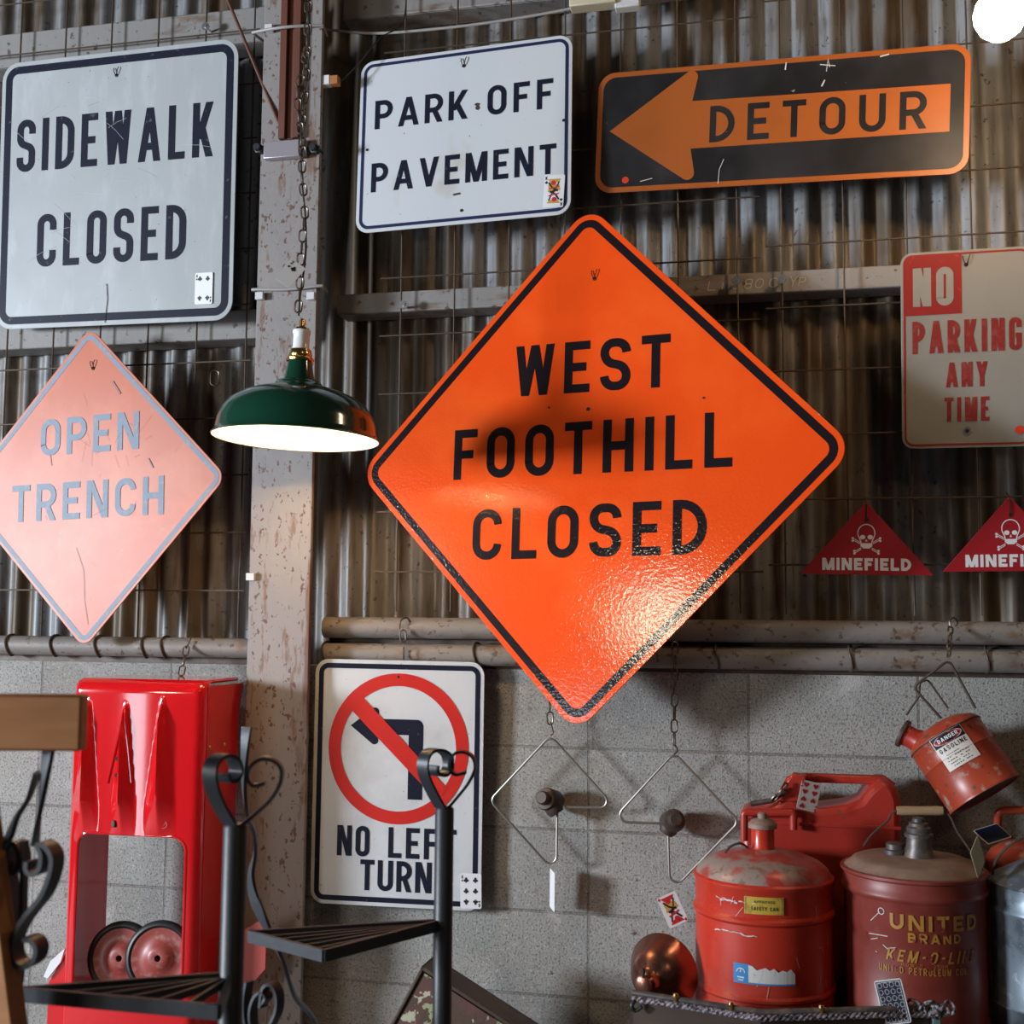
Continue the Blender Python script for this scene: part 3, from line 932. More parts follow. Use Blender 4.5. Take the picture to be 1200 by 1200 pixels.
tm = sign('minefield_sign', 'red triangular MINEFIELD skull sign hanging between the orange diamond and its twin', (.2003, -.055, 1.6516), (.36, 1.05, .79), [(-.147, 0), (.147, 0), (.003, .164), (-.003, .164)], 'mine_red')
paint(tm, 'lettering', [ccw(p) for p in text('MINEFIELD', -.0975, .098, .0098, .028, .25, .20)], 'paint_white', 1)
paint(tm, 'skull_emblem', [ccw(p) for p in skull(.0005, .086, .052)], 'paint_white', 1)
hole(tm, .0015, .1255, .0045)
part('tie_wire', MB().tube([(0, .004, .126), (0, -.004, .13), (.001, -.003, .155), (0, .006, .170), (-.002, .018, .176)], .0015, 5), 'hole', tm, local=True)
clone(tm, Matrix.Translation((.5121, -.055, 1.6596)) @ rotm(3.0, 3.0, -.74).to_4x4(), 'red triangular MINEFIELD skull sign below the no parking sign')


# ------------------------------------------------------------------ playing cards used as price tags
def card(M, label, marks, w=.0515, h=.083, stock='card'):
    """marks: list of (part name, polygons, material)"""
    t = thing('playing_card', label, 'playing card', M.translation, M.to_3x3(), 'playing cards used as price tags')
    part('card_stock', MB().prism(rr(w, h, .004, 4), 0, .0006), stock, t, local=True, smooth=20)
    for i, (nm, polys, m) in enumerate(marks):
        paint(t, nm, [ccw(p) for p in polys], m, .5 + .3 * i)
    return t


def pips(fn, n, w, h, ch, m):
    k = .0125; o = []
    cols = {2: [0], 4: [-1, 1], 6: [-1, 1], 8: [-1, 1], 1: [0]}[n]
    rows = {2: [1, -1], 4: [1, -1], 6: [1, 0, -1], 8: [1, .33, -.33, -1], 1: [0]}[n]
    for cx in cols:
        for r in rows:
            o += fn(cx * w * .22, r * h * .31, k, 1 if r >= 0 else -1)
    if n == 8: o.pop(); o.pop(3) if False else None
    ix = text(ch, -w / 2 + .003, -w / 2 + .0075, h / 2 - .0125, .0085, .2)
    o += ix + [[(-x, -z) for x, z in p] for p in ix] + fn(-w / 2 + .005, h / 2 - .017, .005) + fn(w / 2 - .005, -h / 2 + .017, .005, -1)
    return [('pips', o, m)]


def on_sign(t, x, z, roll, lift=-.0035):
    return t.matrix_basis @ Matrix.Translation((x, lift, z)) @ Matrix.Rotation(math.radians(roll), 4, 'Y')


def court(m):
    w, h = .0515, .083
    fr = [rr(w * .68, h * .78, .001, 2)]
    a = [circle(-.004, .013, .011, 16), [(-.016, -.002), (.016, .002), (.012, .016), (-.012, .010)]]
    b = stroke([(-.014, .022), (-.004, .008), (.010, .0)], .004) + stroke([(.012, .024), (.004, .004), (-.010, -.004)], .003)
    b2 = stroke([(.014, -.022), (.004, -.008), (-.010, .0)], .004) + stroke([(-.012, -.024), (-.004, -.004), (.010, .004)], .003)
    face = [circle(-.002, .021, .006, 14), circle(.002, -.021, .006, 14)]
    tri_ = [[(-.0165, -.031), (.0165, -.031), (.010, -.022), (-.010, -.022)], [(-.010, .022), (.010, .022), (.0165, .031), (-.0165, .031)]]
    return a, b + b2, face, tri_


ca, cb, cf, ct = court(None)
card(on_sign(tsw, .281, -.2865, 0), 'four of clubs card stuck on the sidewalk closed sign', pips(club, 4, .0515, .083, '4', 'pip_black'))
card(on_sign(tpk, .241, -.1725, 3), 'king of spades card stuck on the park off pavement sign',
     [('index', text('K', -.023, -.0175, .029, .009, .2) + spade(-.020, .023, .008) + [[(-x, -z) for x, z in p] for p in text('K', -.023, -.0175, .029, .009, .2)] + spade(.020, -.023, .008, -1), 'pip_black'),
      ('court_robe', ca + ct, 'pip_gold'), ('court_trim', cb, 'pip_black'), ('court_face', cf + stroke([(-.013, -.012), (.013, -.006)], .003) + stroke([(-.013, .006), (.013, .012)], .003), 'pip_red')])
card(on_sign(tnl, .188, -.2495, -1.2), 'six of clubs card stuck on the no left turn sign', pips(club, 6, .0515, .083, '6', 'pip_black'))


# ------------------------------------------------------------------ chain-hung pendant lamp
PY = -.5
c0 = at(346.5, 515, PY)
lamp = thing('pendant_lamp', 'green enamel pendant lamp hanging on a chain in front of the pillar', 'lamp', c0)
k = 1 / 574.0
prof_px = [(103, 0), (103.5, 1.2), (101, 4), (99, 10), (97.5, 20), (94, 32), (86, 43), (72, 53), (55, 60), (38, 64.5), (31, 67), (29, 70), (27.5, 72), (20, 73), (18.5, 78), (16.5, 88), (15.2, 97), (15, 99), (0, 99)]
Ml = Matrix.Translation(c0) @ Matrix.Rotation(math.radians(1.6), 4, 'Y') @ Matrix.Rotation(math.radians(-1.0), 4, 'X')
part('shade', MB().lathe([(r * k, z * k) for r, z in prof_px], Ml, 72), 'enamel_green', lamp, smooth=50)
inner = [(102.4, .4), (99.5, 4), (97.5, 10), (96, 20), (92, 31), (84, 41), (70, 51), (53, 58), (36, 62), (0, 62)]
part('shade_lining', MB().lathe([(r * k, z * k) for r, z in inner], Ml, 72), 'enamel_white', lamp, smooth=60)
part('socket_collar', MB().lathe([(r * k, z * k) for r, z in [(17, 98.5), (17.5, 101), (16, 103), (13.5, 104), (14.5, 107), (13.5, 110), (13, 113), (11.5, 114), (0, 114)]], Ml, 32), 'brass', lamp)
part('insulator', MB().lathe([(r * k, z * k) for r, z in [(0, 113.5), (11, 113.5), (10.2, 118), (10.2, 132), (11.5, 135), (11, 138), (9, 139), (0, 139)]], Ml, 32), 'porcelain', lamp)
part('cap', MB().lathe([(r * k, z * k) for r, z in [(0, 138.5), (9.5, 138.5), (8.5, 141), (4, 143), (4, 151), (2, 153), (0, 153)]], Ml, 24), 'brass', lamp)
bl = part('bulb', MB().lathe([(r * k, z * k) for r, z in [(0, 24), (7, 25.5), (12, 30), (14, 37), (12, 45), (8, 52), (7, 62), (0, 62)]], Ml, 24), 'glow', lamp, smooth=60)
pt = point('pendant_light', c0 + Vector((0, 0, .03)), PENDANT_POWER, WARM, .028)
pt.parent = lamp; pt.location = (0, 0, .062)
cp = [at(x, y, PY) for x, y in ((362, -25), (360.5, 40), (359, 95), (354.5, 140), (354, 200), (357, 250), (352.5, 300), (351, 345), (349, 366))]
part('chain', MB().links(cp, .0315, .0022), 'chain', lamp)
part('chain_loop', MB().links([at(x, y, PY - .01) for x, y in ((359, 60), (356, 85), (349, 100), (349, 128), (353, 160), (355, 185))], .0315, .0022), 'chain', lamp)
part('cord', MB().tube(smoothpath([at(x, y, PY + .012) for x, y in ((363, -25), (362, 40), (360, 90), (354, 130), (353, 200), (358, 255), (358, 300), (352, 345), (350, 370))], 5), .0022, 6), 'black', lamp)
# card hung in the chain
cc = at(340, 320, PY - .035)
M = Matrix.Translation(cc) @ (Matrix.Rotation(math.radians(24), 4, 'Z') @ Matrix.Rotation(math.radians(-12), 4, 'X') @ Matrix.Rotation(math.radians(35), 4, 'Y'))
card(M, 'two of clubs card tucked into the pendant lamp chain', [('pips', text('2', -.014, -.009, .019, .009, .2) + club(-.0115, .0115, .006) + club(0, .012, .012), 'pip_black')], .039, .060)

# bare bulb at the right
bc = at(1172, 18, -.5)
bulb = thing('light_bulb', 'glaring bare bulb hanging above the end of the detour sign', 'light bulb', bc)
part('glass_globe', MB().lathe([(0, -.050), (.02, -.046), (.038, -.032), (.048, -.012), (.050, .004), (.045, .024), (.032, .042), (.022, .056), (.018, .07), (0, .07)], Matrix.Translation(bc), 64), mat('lit bulb glass', (1, .9, .7), .4, emit=((1.0, .86, .62), 25)), bulb, smooth=70)
part('socket', MB().lathe([(0, .069), (.021, .069), (.021, .12), (.012, .13), (0, .13)], Matrix.Translation(bc), 24), 'black', bulb)
part('cord', MB().tube([bc + Vector((0, 0, .12)), bc + Vector((.01, 0, .9)), bc + Vector((0, 0, 1.5))], .003, 6), 'black', bulb)
pb = point('bulb_light', bc, BULB_POWER, WARM, .05)
pb.parent = bulb; pb.location = (0, -.0, -.075)

# ------------------------------------------------------------------ fittings on the pillar and the upper wall
PF = -.122
a = at(329, -30, PF - .02); b_ = at(353, -30, PF - .02)
dn = MB()
zt, zb = 3.35, at(340, 164, PF).z
xl, xr = at(330, 100, PF).x, at(353.5, 100, PF).x
dn.box((xl, PF - .004, zb), (xl + .005, PF, zt)); dn.box((xl, PF - .016, zb), (xl + .018, PF - .004, zt)); dn.box((xr - .018, PF - .016, zb), (xr, PF - .004, zt)); dn.box((xl + .018, PF - .006, zb), (xr - .018, PF - .002, zt))
single('steel_channel', dn, 'oxide', 'red oxide steel channel running down the top of the pillar', 'steel channel', bevel=.001)
cl = thing('pipe_clamp', 'pale steel clamp plate bolted across the pillar below the red channel', 'clamp', at(336, 187, PF))
p0 = at(313, 170, PF); p1 = at(359, 186, PF)
part('clamp_plate', MB().box((p0.x, PF - .022, p1.z), (p1.x, PF - .002, p0.z)), 'plate', cl, bevel=.002)
for px in (305, 370):
    q = at(px, 176, PF)
    part('bolt', MB().lathe([(0, .026), (.009, .026), (.009, .014), (.013, .013), (.013, -.02), (0, -.02)], Matrix.Translation((q.x, PF, q.z)) @ Matrix.Rotation(PI / 2, 4, 'X'), 6), 'iron', cl)
    part('lug', MB().box((min(q.x, p0.x if px < 330 else p1.x) - .004, PF - .006, q.z - .009), (max(q.x, p0.x if px < 330 else p1.x) + .004, PF + .004, q.z + .009)), 'iron', cl)
r0, r1 = at(262, -12, -.09), at(329, 150, PF - .006)
single('brace_rod', MB().tube([r0, r1], .0045, 8), 'oxide', 'thin red brown brace rod slanting down to the pillar', 'rod')


def strap(y, clips, label):
    l, r = at(299, y, PF), at(376, y + 1, PF)
    s = thing('cable_strap', label, 'strap', l)
    z = l.z
    pts = [(l.x + .004, PF + .05, z), (l.x - .004, PF + .004, z), (l.x + .004, PF - .006, z), ((l.x + r.x) / 2, PF - .009 if y > 100 else PF - .024, z - .005), (r.x - .004, PF - .006, z), (r.x + .004, PF + .004, z), (r.x - .004, PF + .05, z)]
    part('band', MB().tube(smoothpath(pts, 5), .004, 8), 'cable_grey', s)
    for px in clips:
        q = at(px, y + (8 if y > 100 else -4), PF)
        part('clip', MB().box((q.x - .0105, PF - .014, q.z - .0095), (q.x + .0105, PF - .001, q.z + .0095)), 'plastic', s, bevel=.001)


strap(39, (317,), 'grey cable strap with one white clip high on the pillar')
strap(340, (306, 366), 'grey cable strap with two pale clips on the pillar beside the lamp chain')
q = at(295, 676, PF)
single('plastic_clip', MB().box((q.x - .011, PF - .011, q.z - .009), (q.x + .011, PF - .0005, q.z + .009)), 'plastic', 'small white clip on the pillar edge facing the trench sign', 'clip', bevel=.001)

# ceramic connector with its wires, cable and junction box
q = at(386, 96, -.10)
cn = thing('wire_connector', 'small white and rusty connector block hanging right of the pillar top', 'connector', q)
part('body', MB().box((q.x - .027, -.115, q.z - .012), (q.x + .006, -.090, q.z + .013)), 'porcelain', cn, bevel=.002)
part('metal_end', MB().box((q.x + .0065, -.114, q.z - .012), (q.x + .028, -.091, q.z + .011)), 'rust_orange', cn, bevel=.002)
part('wire', MB().tube(smoothpath([at(399, 96, -.10), at(420, 75, -.095), at(445, 45, -.08), at(470, 30, -.04), at(476, 5, -.04)], 5), .0018, 6), 'black', cn)
part('lead', MB().tube(smoothpath([at(372, 96, -.10), at(368, 93, -.105), at(364, 90, -.112)], 4), .002, 6), 'black', cn)
single('electrical_cable', MB().tube(smoothpath([at(376, 34, -.03), at(440, 39, -.03), at(520, 33, -.03), at(590, 24, -.03), at(660, 12, -.03), at(690, 4, -.03)], 6), .0038, 8), 'cable_grey', 'pale grey cable running above the park off pavement sign', 'cable')
q0, q1 = at(670, -12, -.03), at(724, 11, -.03)
jb = thing('junction_box', 'cream plastic junction box on the wall above the orange diamond', 'junction box', q1)
part('box', MB().box((q0.x, -.07, q1.z), (q1.x, -.028, q0.z)), 'cream_plastic', jb, bevel=.003)
q2, q3 = at(722, -12, -.03), at(751, 13, -.03)
part('cover', MB().box((q2.x, -.06, q3.z), (q3.x, -.028, q2.z)), 'plastic', jb, bevel=.003)

# chalk writing on the girt
g = bpy.data.objects['trim_1']
cz = MB()
zz = 2.349
for ch, x0, x1, h in (('L', -.158, -.137, .024), ('1', -.128, -.118, .018), ('9', -.098, -.083, .026), ('8', -.07, -.052, .024), ('0', -.045, -.025, .024), ('C', -.012, .008, .024), ('Y', .035, .055, .026), ('P', .058, .074, .022)):
    cz.flats([ccw([(x0 + a + .2 * b, zz + b) for a, b in p]) for p in glyph(ch, x1 - x0, h, .0022)], .0035)
part('chalk_writing', cz, 'chalk', g, smooth=0)

# ------------------------------------------------------------------ chains and bent-wire frames on the block wall


def chain(pts, label, L=.034, r=.0021, hook=None):
    b = MB().links(pts, L, r, .55)
    if hook: b.tube(smoothpath(hook, 5), r, 6)
    return single('hanging_chain', b, 'chain', label, 'chain', 'short hanging chains')


D = -.064
chain([at(472, 735, -.068), at(473, 776, -.068)], 'short chain hooked over the rail above the no left turn sign', hook=[at(468, 737, -.068), at(470, 727, -.066), at(477, 724, -.062), at(481, 729, -.05)])
chain([at(643, 800, D), at(645, 850, D)], 'short chain under the big orange sign tip holding a diamond wire hanger', hook=[at(645, 846, D), at(648, 858, D), at(645, 862, D)])
chain([at(791, 752, D), at(790, 874, D)], 'long chain coming down from the rails past the orange sign edge to a wire hanger', hook=[at(789, 870, D), at(794, 879, D), at(790, 884, D)])
chain([at(1114, 734, -.075), at(1112, 770, -.15)], 'short rusty chain hooked on the upper rail above the hanging gasoline can', L=.026, hook=[at(1114, 735, -.075), at(1113, 727, -.072), at(1118, 724, -.066), at(1122, 729, -.06), at(1120, 734, -.056)])
chain([at(219, 757, -.065), at(212, 792, -.12)], 'short chain above the red pedal car nose', hook=[at(218, 760, -.065), at(222, 752, -.06), at(224, 746, -.05)])
chain([at(252, 430, -.032), at(251, 456, -.04)], 'two loose chain links hooked on the mesh right of the trench sign', L=.046, r=.0016)


def frame_wire(path, fit, legs, label, flip):
    P = [at(x, y, D) for x, y in path]
    b = MB().tube(rounded(P, .017, 6), .0030, 8)
    c = at(*fit, D)
    t = thing('wire_hanger', label, 'wire frame', at(path[2][0] if flip else path[3][0], max(p[1] for p in path), D))
    part('wire', b, 'steelwire', t)
    M = Matrix.Translation(c + Vector((0, .006, 0))) @ Vector((-.28 if not flip else .28, -1, .28)).to_track_quat('Z', 'Y').to_matrix().to_4x4()
    part('clamp_body', MB().lathe([(0, -.034), (.021, -.034), (.027, -.026), (.027, .016), (.024, .024), (.016, .026), (.016, .040), (.013, .044), (0, .044)], M, 20), 'rust', t)
    e = at(*legs, D)
    part('clamp_jaw', MB().lathe([(0, -.020), (.018, -.020), (.022, -.006), (.022, .010), (.017, .020), (0, .020)], Matrix.Translation((c + e) / 2 + Vector((0, .003, 0))) @ (e - c).to_track_quat('Z', 'Y').to_matrix().to_4x4(), 16), 'rust', t)
    return t


frame_wire([(664, 946), (722, 947), (645, 862), (574, 938), (652, 1024), (653, 952)], (643, 938), (652, 952), 'diamond shaped steel wire hanger with clamp, beside the no left turn sign', False)
frame_wire([(775, 965), (716, 963), (790, 882), (866, 963), (785, 1046), (783, 978)], (788, 963), (782, 973), 'diamond shaped steel wire hanger with clamp, hanging beside the bright red can', True)
cc = at(647, 1043, D)
card(Matrix.Translation(cc) @ Matrix.Rotation(math.radians(-67), 4, 'Z') @ Matrix.Rotation(math.radians(2), 4, 'Y'), 'blank white card hung edge-on below the wire hanger next to the turn sign', [], h=.090)
cc = at(788, 1066, D)
card(Matrix.Translation(cc) @ Matrix.Rotation(math.radians(-25), 4, 'Y') @ Matrix.Rotation(math.radians(15), 4, 'Z'), 'king of diamonds card hanging tilted below a wire hanger beside the red can',
     [('index', diamond(-.0195, .031, .009) + diamond(.0195, -.031, .009) + ct, 'pip_red'), ('court_robe', ca, 'pip_gold'), ('court_trim', cb, 'pip_black'), ('court_face', cf + stroke([(-.013, -.012), (.013, -.006)], .004), 'pip_red')], .047, .072)

# ------------------------------------------------------------------ bench with cans
bz = .745
bn = thing('work_bench', 'dark wooden bench carrying the gasoline cans along the wall', 'bench', (.3, -.25, 0))
part('bench_top', MB().box((-.30, -.475, bz - .035), (1.25, -.03, bz)), 'bench', bn, bevel=.003)
part('apron', MB().box((-.27, -.455, bz - .16), (1.22, -.435, bz - .036)), 'bench', bn)
for x in (-.26, 1.16):
    for y in (-.45, -.09):
        part('leg', MB().box((x, y, 0), (x + .05, y + .05, bz - .036)), 'bench', bn, bevel=.003)


def wrap(axis, r, x0=0.0, lift=.0012):
    """bend a flat (x, z) drawing round a vertical cylinder; x is arc length from the viewer-facing line"""
    base = math.atan2(CAM.y - axis.y, CAM.x - axis.x)

    def fn(p):
        a = base + (p.x + x0) / r
        rr_ = r + lift - p.y
        return Vector((axis.x + rr_ * math.cos(a), axis.y + rr_ * math.sin(a), p.z))
    return fn


def grid_patch(x0, x1, z0, z1, nx=12, nz=1):
    o = []
    for i in range(nx):
        a, b = x0 + (x1 - x0) * i / nx, x0 + (x1 - x0) * (i + 1) / nx
        o.append([(a, z0), (b, z0), (b, z1), (a, z1)])
    return o


# red safety can
ax = Vector((-.034, -.325, bz)); R1 = .139
can = thing('gas_can', 'bright scratched red gas can with yellow label and torn blue sticker', 'gas can', ax)
Mx = Matrix.Translation(ax)
pr = [(0, 0), (R1 - .004, 0), (R1, .004), (R1, .058), (R1 + .004, .063), (R1 + .004, .068), (R1, .073), (R1 - .001, .205), (R1 + .0045, .211), (R1 + .0045, .216), (R1 - .001, .222), (R1, .270), (R1 + .0035, .275), (R1 + .0035, .280), (R1 - .002, .284)]
part('body', MB().lathe(pr, Mx, 64), 'can_red', can)
part('dome', MB().lathe([(R1 - .002, .2841), (R1 - .008, .295), (R1 - .024, .308), (R1 - .05, .319), (R1 - .085, .327), (.03, .332), (0, .333)], Mx, 64), 'can_dome', can, smooth=60)
nk = part('neck', MB().lathe([(0, .33), (.027, .330), (.0235, .336), (.0235, .371), (.026, .373), (0, .373)], Mx, 32), 'can_red', can)
part('cap', MB().lathe([(0, .3735), (.0295, .3735), (.0295, .382), (.022, .390), (.010, .393), (.010, .402), (.006, .405), (0, .405)], Mx, 32), 'dusty', can)
part('handle_wire', MB().tube(smoothpath([ax + Vector(p) for p in ((-.03, -.02, .335), (-.045, -.03, .345), (-.065, -.035, .338), (-.075, -.035, .325))], 4), .0025, 6), 'rust', can)
fn = wrap(ax, R1)
part('yellow_label', MB().flats(grid_patch(-.037, .039, bz + .2305, bz + .2635), 0, None, fn), 'label_yellow', can, smooth=60)
tx = text('SAFETY CAN', -.024, .028, bz + .238, .007, .16, .35) + text('APPROVED', -.018, .022, bz + .252, .005, .16, .35) + stroke([(-.034, bz + .2325), (.036, bz + .2325), (.036, bz + .2615), (-.034, bz + .2615), (-.034, bz + .2325)], .0008)
part('label_lettering', MB().flats(tx, -.0006, None, fn), 'rust', can, smooth=0)
part('blue_sticker', MB().flats(grid_patch(-.060, -.030, bz + .098, bz + .134, 5), 0, None, fn), 'label_blue', can, smooth=60)
torn = []
edge = [.133, .131, .124, .127, .130, .125, .129, .122, .126, .123, .128, .118]
for i in range(11):
    a, b = -.030 + .0082 * i, -.030 + .0082 * (i + 1)
    torn.append([(a, bz + .100), (b, bz + .100), (b, bz + edge[i + 1]), (a, bz + edge[i])])
part('torn_sticker', MB().flats(torn, 0, None, fn), 'label', can, smooth=60)
em = stroke([(-.060, bz + .0985), (.060, bz + .0985)], .003)
part('sticker_edge', MB().flats([[(x0, z0) for x0, z0 in p] for i in range(24) for p in stroke([(-.060 + .005 * i, bz + .0985), (-.055 + .005 * i, bz + .0985)], .003)], -.0004, None, fn), 'label_blue', can, smooth=0)
part('sticker_emblem', MB().flats([ccw(p) for p in stroke([(-.053 + .008 + .008 * math.cos(a), bz + .117 + .008 * math.sin(a)) for a in [PI * i / 10 for i in range(11)]], .002) + stroke([(-.052, bz + .108), (-.038, bz + .108)], .0025) + stroke([(-.050, bz + .103), (-.040, bz + .103)], .002) + stroke([(-.045, bz + .117), (-.045, bz + .124)], .0018)], -.0006, None, fn), 'label', can, smooth=0)
scr = []
for (x0, z0, n, amp) in ((-.10, .252, 14, .002), (-.11, .190, 16, .003), (-.09, .30 - .05, 8, .002), (.02, .045, 9, .002)):
    p = [(x0 + .0065 * i, bz + z0 + random.uniform(-amp, amp)) for i in range(n)]
    for i in range(n - 1):
        if random.random() < .8: scr += stroke(p[i:i + 2], random.uniform(.0008, .003))
for i in range(16):
    x, z = random.uniform(-.15, .15), random.uniform(.02, .26); a = random.uniform(.9, 2.2); L = random.uniform(.01, .03)
    scr += stroke([(x, bz + z), (x + L * math.cos(a), bz + z + L * math.sin(a))], .0008)
part('paint_scratches', MB().flats(scr, -.0002, None, fn), 'chalk', can, smooth=0)['kind'] = 'stuff'

# maroon can with yellow lettering
ax2 = Vector((.262, -.325, bz)); R2 = .138
can2 = thing('gas_can', 'dull maroon can with worn yellow UNITED BRAND lettering and wooden grip', 'gas can', ax2)
Mx = Matrix.Translation(ax2)
part('body', MB().lathe([(0, 0), (R2 - .006, 0), (R2 - .003, .006), (R2 - .003, .022), (R2, .026), (R2 - .003, .030), (R2 - .003, .262), (R2, .266), (R2 + .003, .27), (R2 + .003, .276), (R2, .280), (R2 - .001, .300), (R2 + .004, .304), (R2 + .004, .309), (R2 - .004, .310)], Mx, 64), 'maroon', can2)
part('lid', MB().lathe([(R2 - .0035, .3102), (R2 - .012, .315), (R2 - .02, .323), (R2 - .03, .327), (R2 - .05, .329), (0, .331)], Mx, 64), 'dusty', can2, smooth=50)
sp = Vector((.0, -.01, 0))
part('spout', MB().lathe([(0, .33), (.030, .330), (.026, .345), (.0235, .368), (.028, .369), (.028, .376), (.023, .378), (.024, .388), (.019, .391), (.019, .397), (.012, .399), (.012, .405), (.009, .408), (0, .408)], Matrix.Translation(ax2 + Vector((.012, 0, 0))), 28), 'lead', can2)
part('vent_cap', MB().lathe([(0, .33), (.022, .33), (.022, .338), (.018, .340), (.018, .350), (.014, .353), (0, .353)], Matrix.Translation(ax2 + Vector((-.033, .02, 0))), 24), 'lead', can2)
g0, g1 = at(1051, 950, -.33), at(1105, 950, -.33)
part('grip', MB().tube([g0, g0.lerp(g1, .1), g0.lerp(g1, .5), g0.lerp(g1, .9), g1], .009, 14, rr=[.0085, .0095, .0088, .0095, .0085]), 'wood', can2)
l0, l1 = at(1012, 992, -.33), at(1158, 1022, -.33)
l1 = Vector((ax2.x + R2 + .003, -.34, bz + .288))
part('bail', MB().tube(smoothpath([l0, at(1022, 978, -.33), at(1040, 962, -.33), g0, g1, at(1122, 975, -.335), at(1143, 1006, -.34), l1], 4), .0022, 6), 'rust', can2)
fn = wrap(ax2, R2 - .003)
ty = [text('UNITED', -.045, .130, bz + .216, .029, .22, .34), text('BRAND', -.012, .088, bz + .194, .018, .22, .40), text('KEM-O-LINE', -.054, .122, bz + .157, .022, .16, .55, italic=.25), text('UNITED PETROLEUM CORP', -.068, .110, bz + .135, .013, .14, .45), text('POWER MOTOR', -.025, .06, bz + .150, .005, .16, .4)]
for l in ty: part('lettering', MB().flats(l, -.0004, None, fn), 'yellow_ink', can2, smooth=0)
scr = []
for p in (((-.085, .195), (-.065, .215)), ((-.09, .17), (-.05, .172)), ((-.06, .155), (-.05, .148)), ((-.075, .14), (-.072, .138)), ((-.085, .16), (-.07, .165)), ((-.05, .15), (-.035, .153))):
    scr += stroke([(x, bz + z + .028) for x, z in p], .0012)
scr += stroke([(-.062 + .006 * math.cos(a), bz + .245 + .006 * math.sin(a)) for a in [2 * PI * i / 12 for i in range(13)]], .0012)
part('paint_scratches', MB().flats([ccw(p) for p in scr], -.0004, None, fn), 'label', can2, smooth=0)['kind'] = 'stuff'
cc = at(1146, 1004, -.405)
card(Matrix.Translation(cc) @ Matrix.Rotation(math.radians(62), 4, 'Z') @ Matrix.Rotation(math.radians(-34), 4, 'Y'), 'yellowed card hanging edge-on from the maroon can bail', [], .05, .066, 'card_old')

# galvanised can at the right edge
ax3 = Vector((.545, -.325, bz)); R3 = .138
can3 = thing('gas_can', 'spangled bare galvanised can beside the maroon can', 'gas can', ax3)
Mx = Matrix.Translation(ax3)
part('body', MB().lathe([(0, 0), (R3 - .003, 0), (R3, .004), (R3, .062), (R3 + .003, .066), (R3, .070), (R3, .238), (R3 + .003, .242), (R3 + .003, .247), (R3, .251), (R3, .290), (R3 + .003, .293), (R3 - .002, .297)], Mx, 56), 'galv', can3)
part('cone_top', MB().lathe([(R3 - .002, .2972), (R3 - .01, .303), (.05, .345), (.03, .35), (0, .35)], Mx, 56), 'galv', can3, smooth=50)
part('spout', MB().lathe([(0, .349), (.024, .349), (.022, .385), (.026, .387), (.026, .398), (0, .40)], Mx, 24), 'lead', can3)
part('bail', MB().tube(smoothpath([ax3 + Vector(p) for p in ((-.130, .02, .29), (-.128, -.01, .33), (-.10, -.03, .37), (-.05, -.03, .39), (.05, -.03, .39), (.11, -.03, .36), (.130, .02, .29))], 5), .0025, 6), 'rust', can3)

# orange safety can behind it
ax4 = Vector((.505, -.11, bz)); R4 = .072
can4 = thing('gas_can', 'small orange red safety can behind the galvanised can', 'gas can', ax4)
Mx = Matrix.Translation(ax4)
part('body', MB().lathe([(0, 0), (R4, .002), (R4, .29), (R4 + .002, .293), (R4 - .001, .297)], Mx, 40), 'can_orange', can4)
part('dome', MB().lathe([(R4 - .001, .2972), (R4 - .012, .315), (.03, .333), (0, .336)], Mx, 40), 'can_orange', can4, smooth=60)
part('neck', MB().lathe([(0, .33), (.025, .33), (.022, .375), (.025, .378), (.02, .392), (0, .394)], Matrix.Translation(ax4 + Vector((.035, -.03, 0))), 24), 'jerry', can4)
q0, q1 = at(1170, 950, -.15), at(1230, 948, -.15)
part('handle', MB().tube(rounded([q0 + Vector((.0, .02, -.05)), q0 + Vector((0, 0, 0)), q1, q1 + Vector((0, .02, -.05))], .012, 5), .0085, 12), 'can_orange', can4)

cc = at(1163, 977, -.215)
card(Matrix.Translation(cc) @ Matrix.Rotation(math.radians(20), 4, 'Z') @ Matrix.Rotation(math.radians(-58), 4, 'X') @ Matrix.Rotation(math.radians(72), 4, 'Y'), 'dark backed playing card lying on the small orange can', [('back_print', [rr(.040, .062, .001, 2)], 'card_navy')], .044, .066)

# red jerry can at the wall
jc = thing('jerry_can', 'red jerry can with top handle standing behind the two round cans', 'jerry can', (.11, -.12, bz))
JY = -.18
J = lambda x, y: (at(x, y, JY).x, at(x, y, JY).z)
ol = [J(868, 1180), J(1056, 1180), J(1056, 940), J(1051, 925), J(1042, 915), J(1030, 915), J(1018, 925), J(1008, 938), J(992, 944), J(960, 948), J(940, 942), J(930, 930), J(916, 934), J(905, 947), J(868, 951)]
ol[0] = (ol[0][0], bz); ol[1] = (ol[1][0], bz)
part('body', MB().prism(ol, JY, -.045), 'jerry', jc, bevel=.015, smooth=50)
part('body_seam', MB().box((J(869, 965)[0], JY - .003, J(900, 966)[1]), (J(1056, 965)[0], JY + .001, J(900, 962)[1])), 'jerry', jc, bevel=.001)
hy = (JY - .045) / 2
h0, h1, h2 = at(926, 914, hy - .02), at(940, 911, hy - .02), at(1036, 914, hy - .02)
part('handle', MB().tube([at(916, 932, hy - .02), h0, h1, h2, at(1046, 922, hy - .02)], .0105, 14), 'jerry', jc)
part('handle_bracket', MB().prism([J(914, 940), J(938, 940), J(946, 909), J(930, 906), J(922, 915)], JY - .002, JY + .03), 'jerry', jc, bevel=.004)
part('cap_lever', MB().tube(rounded([at(872, 985, JY - .02), at(872, 952, JY - .02), at(930, 952, JY - .02), at(930, 972, JY - .02)], .006, 4), .0085, 10), 'jerry', jc)
part('closure', MB().tube([at(880, 942, JY - .01), at(905, 938, JY - .01), at(922, 925, JY - .01)], .006, 8), 'rust', jc)
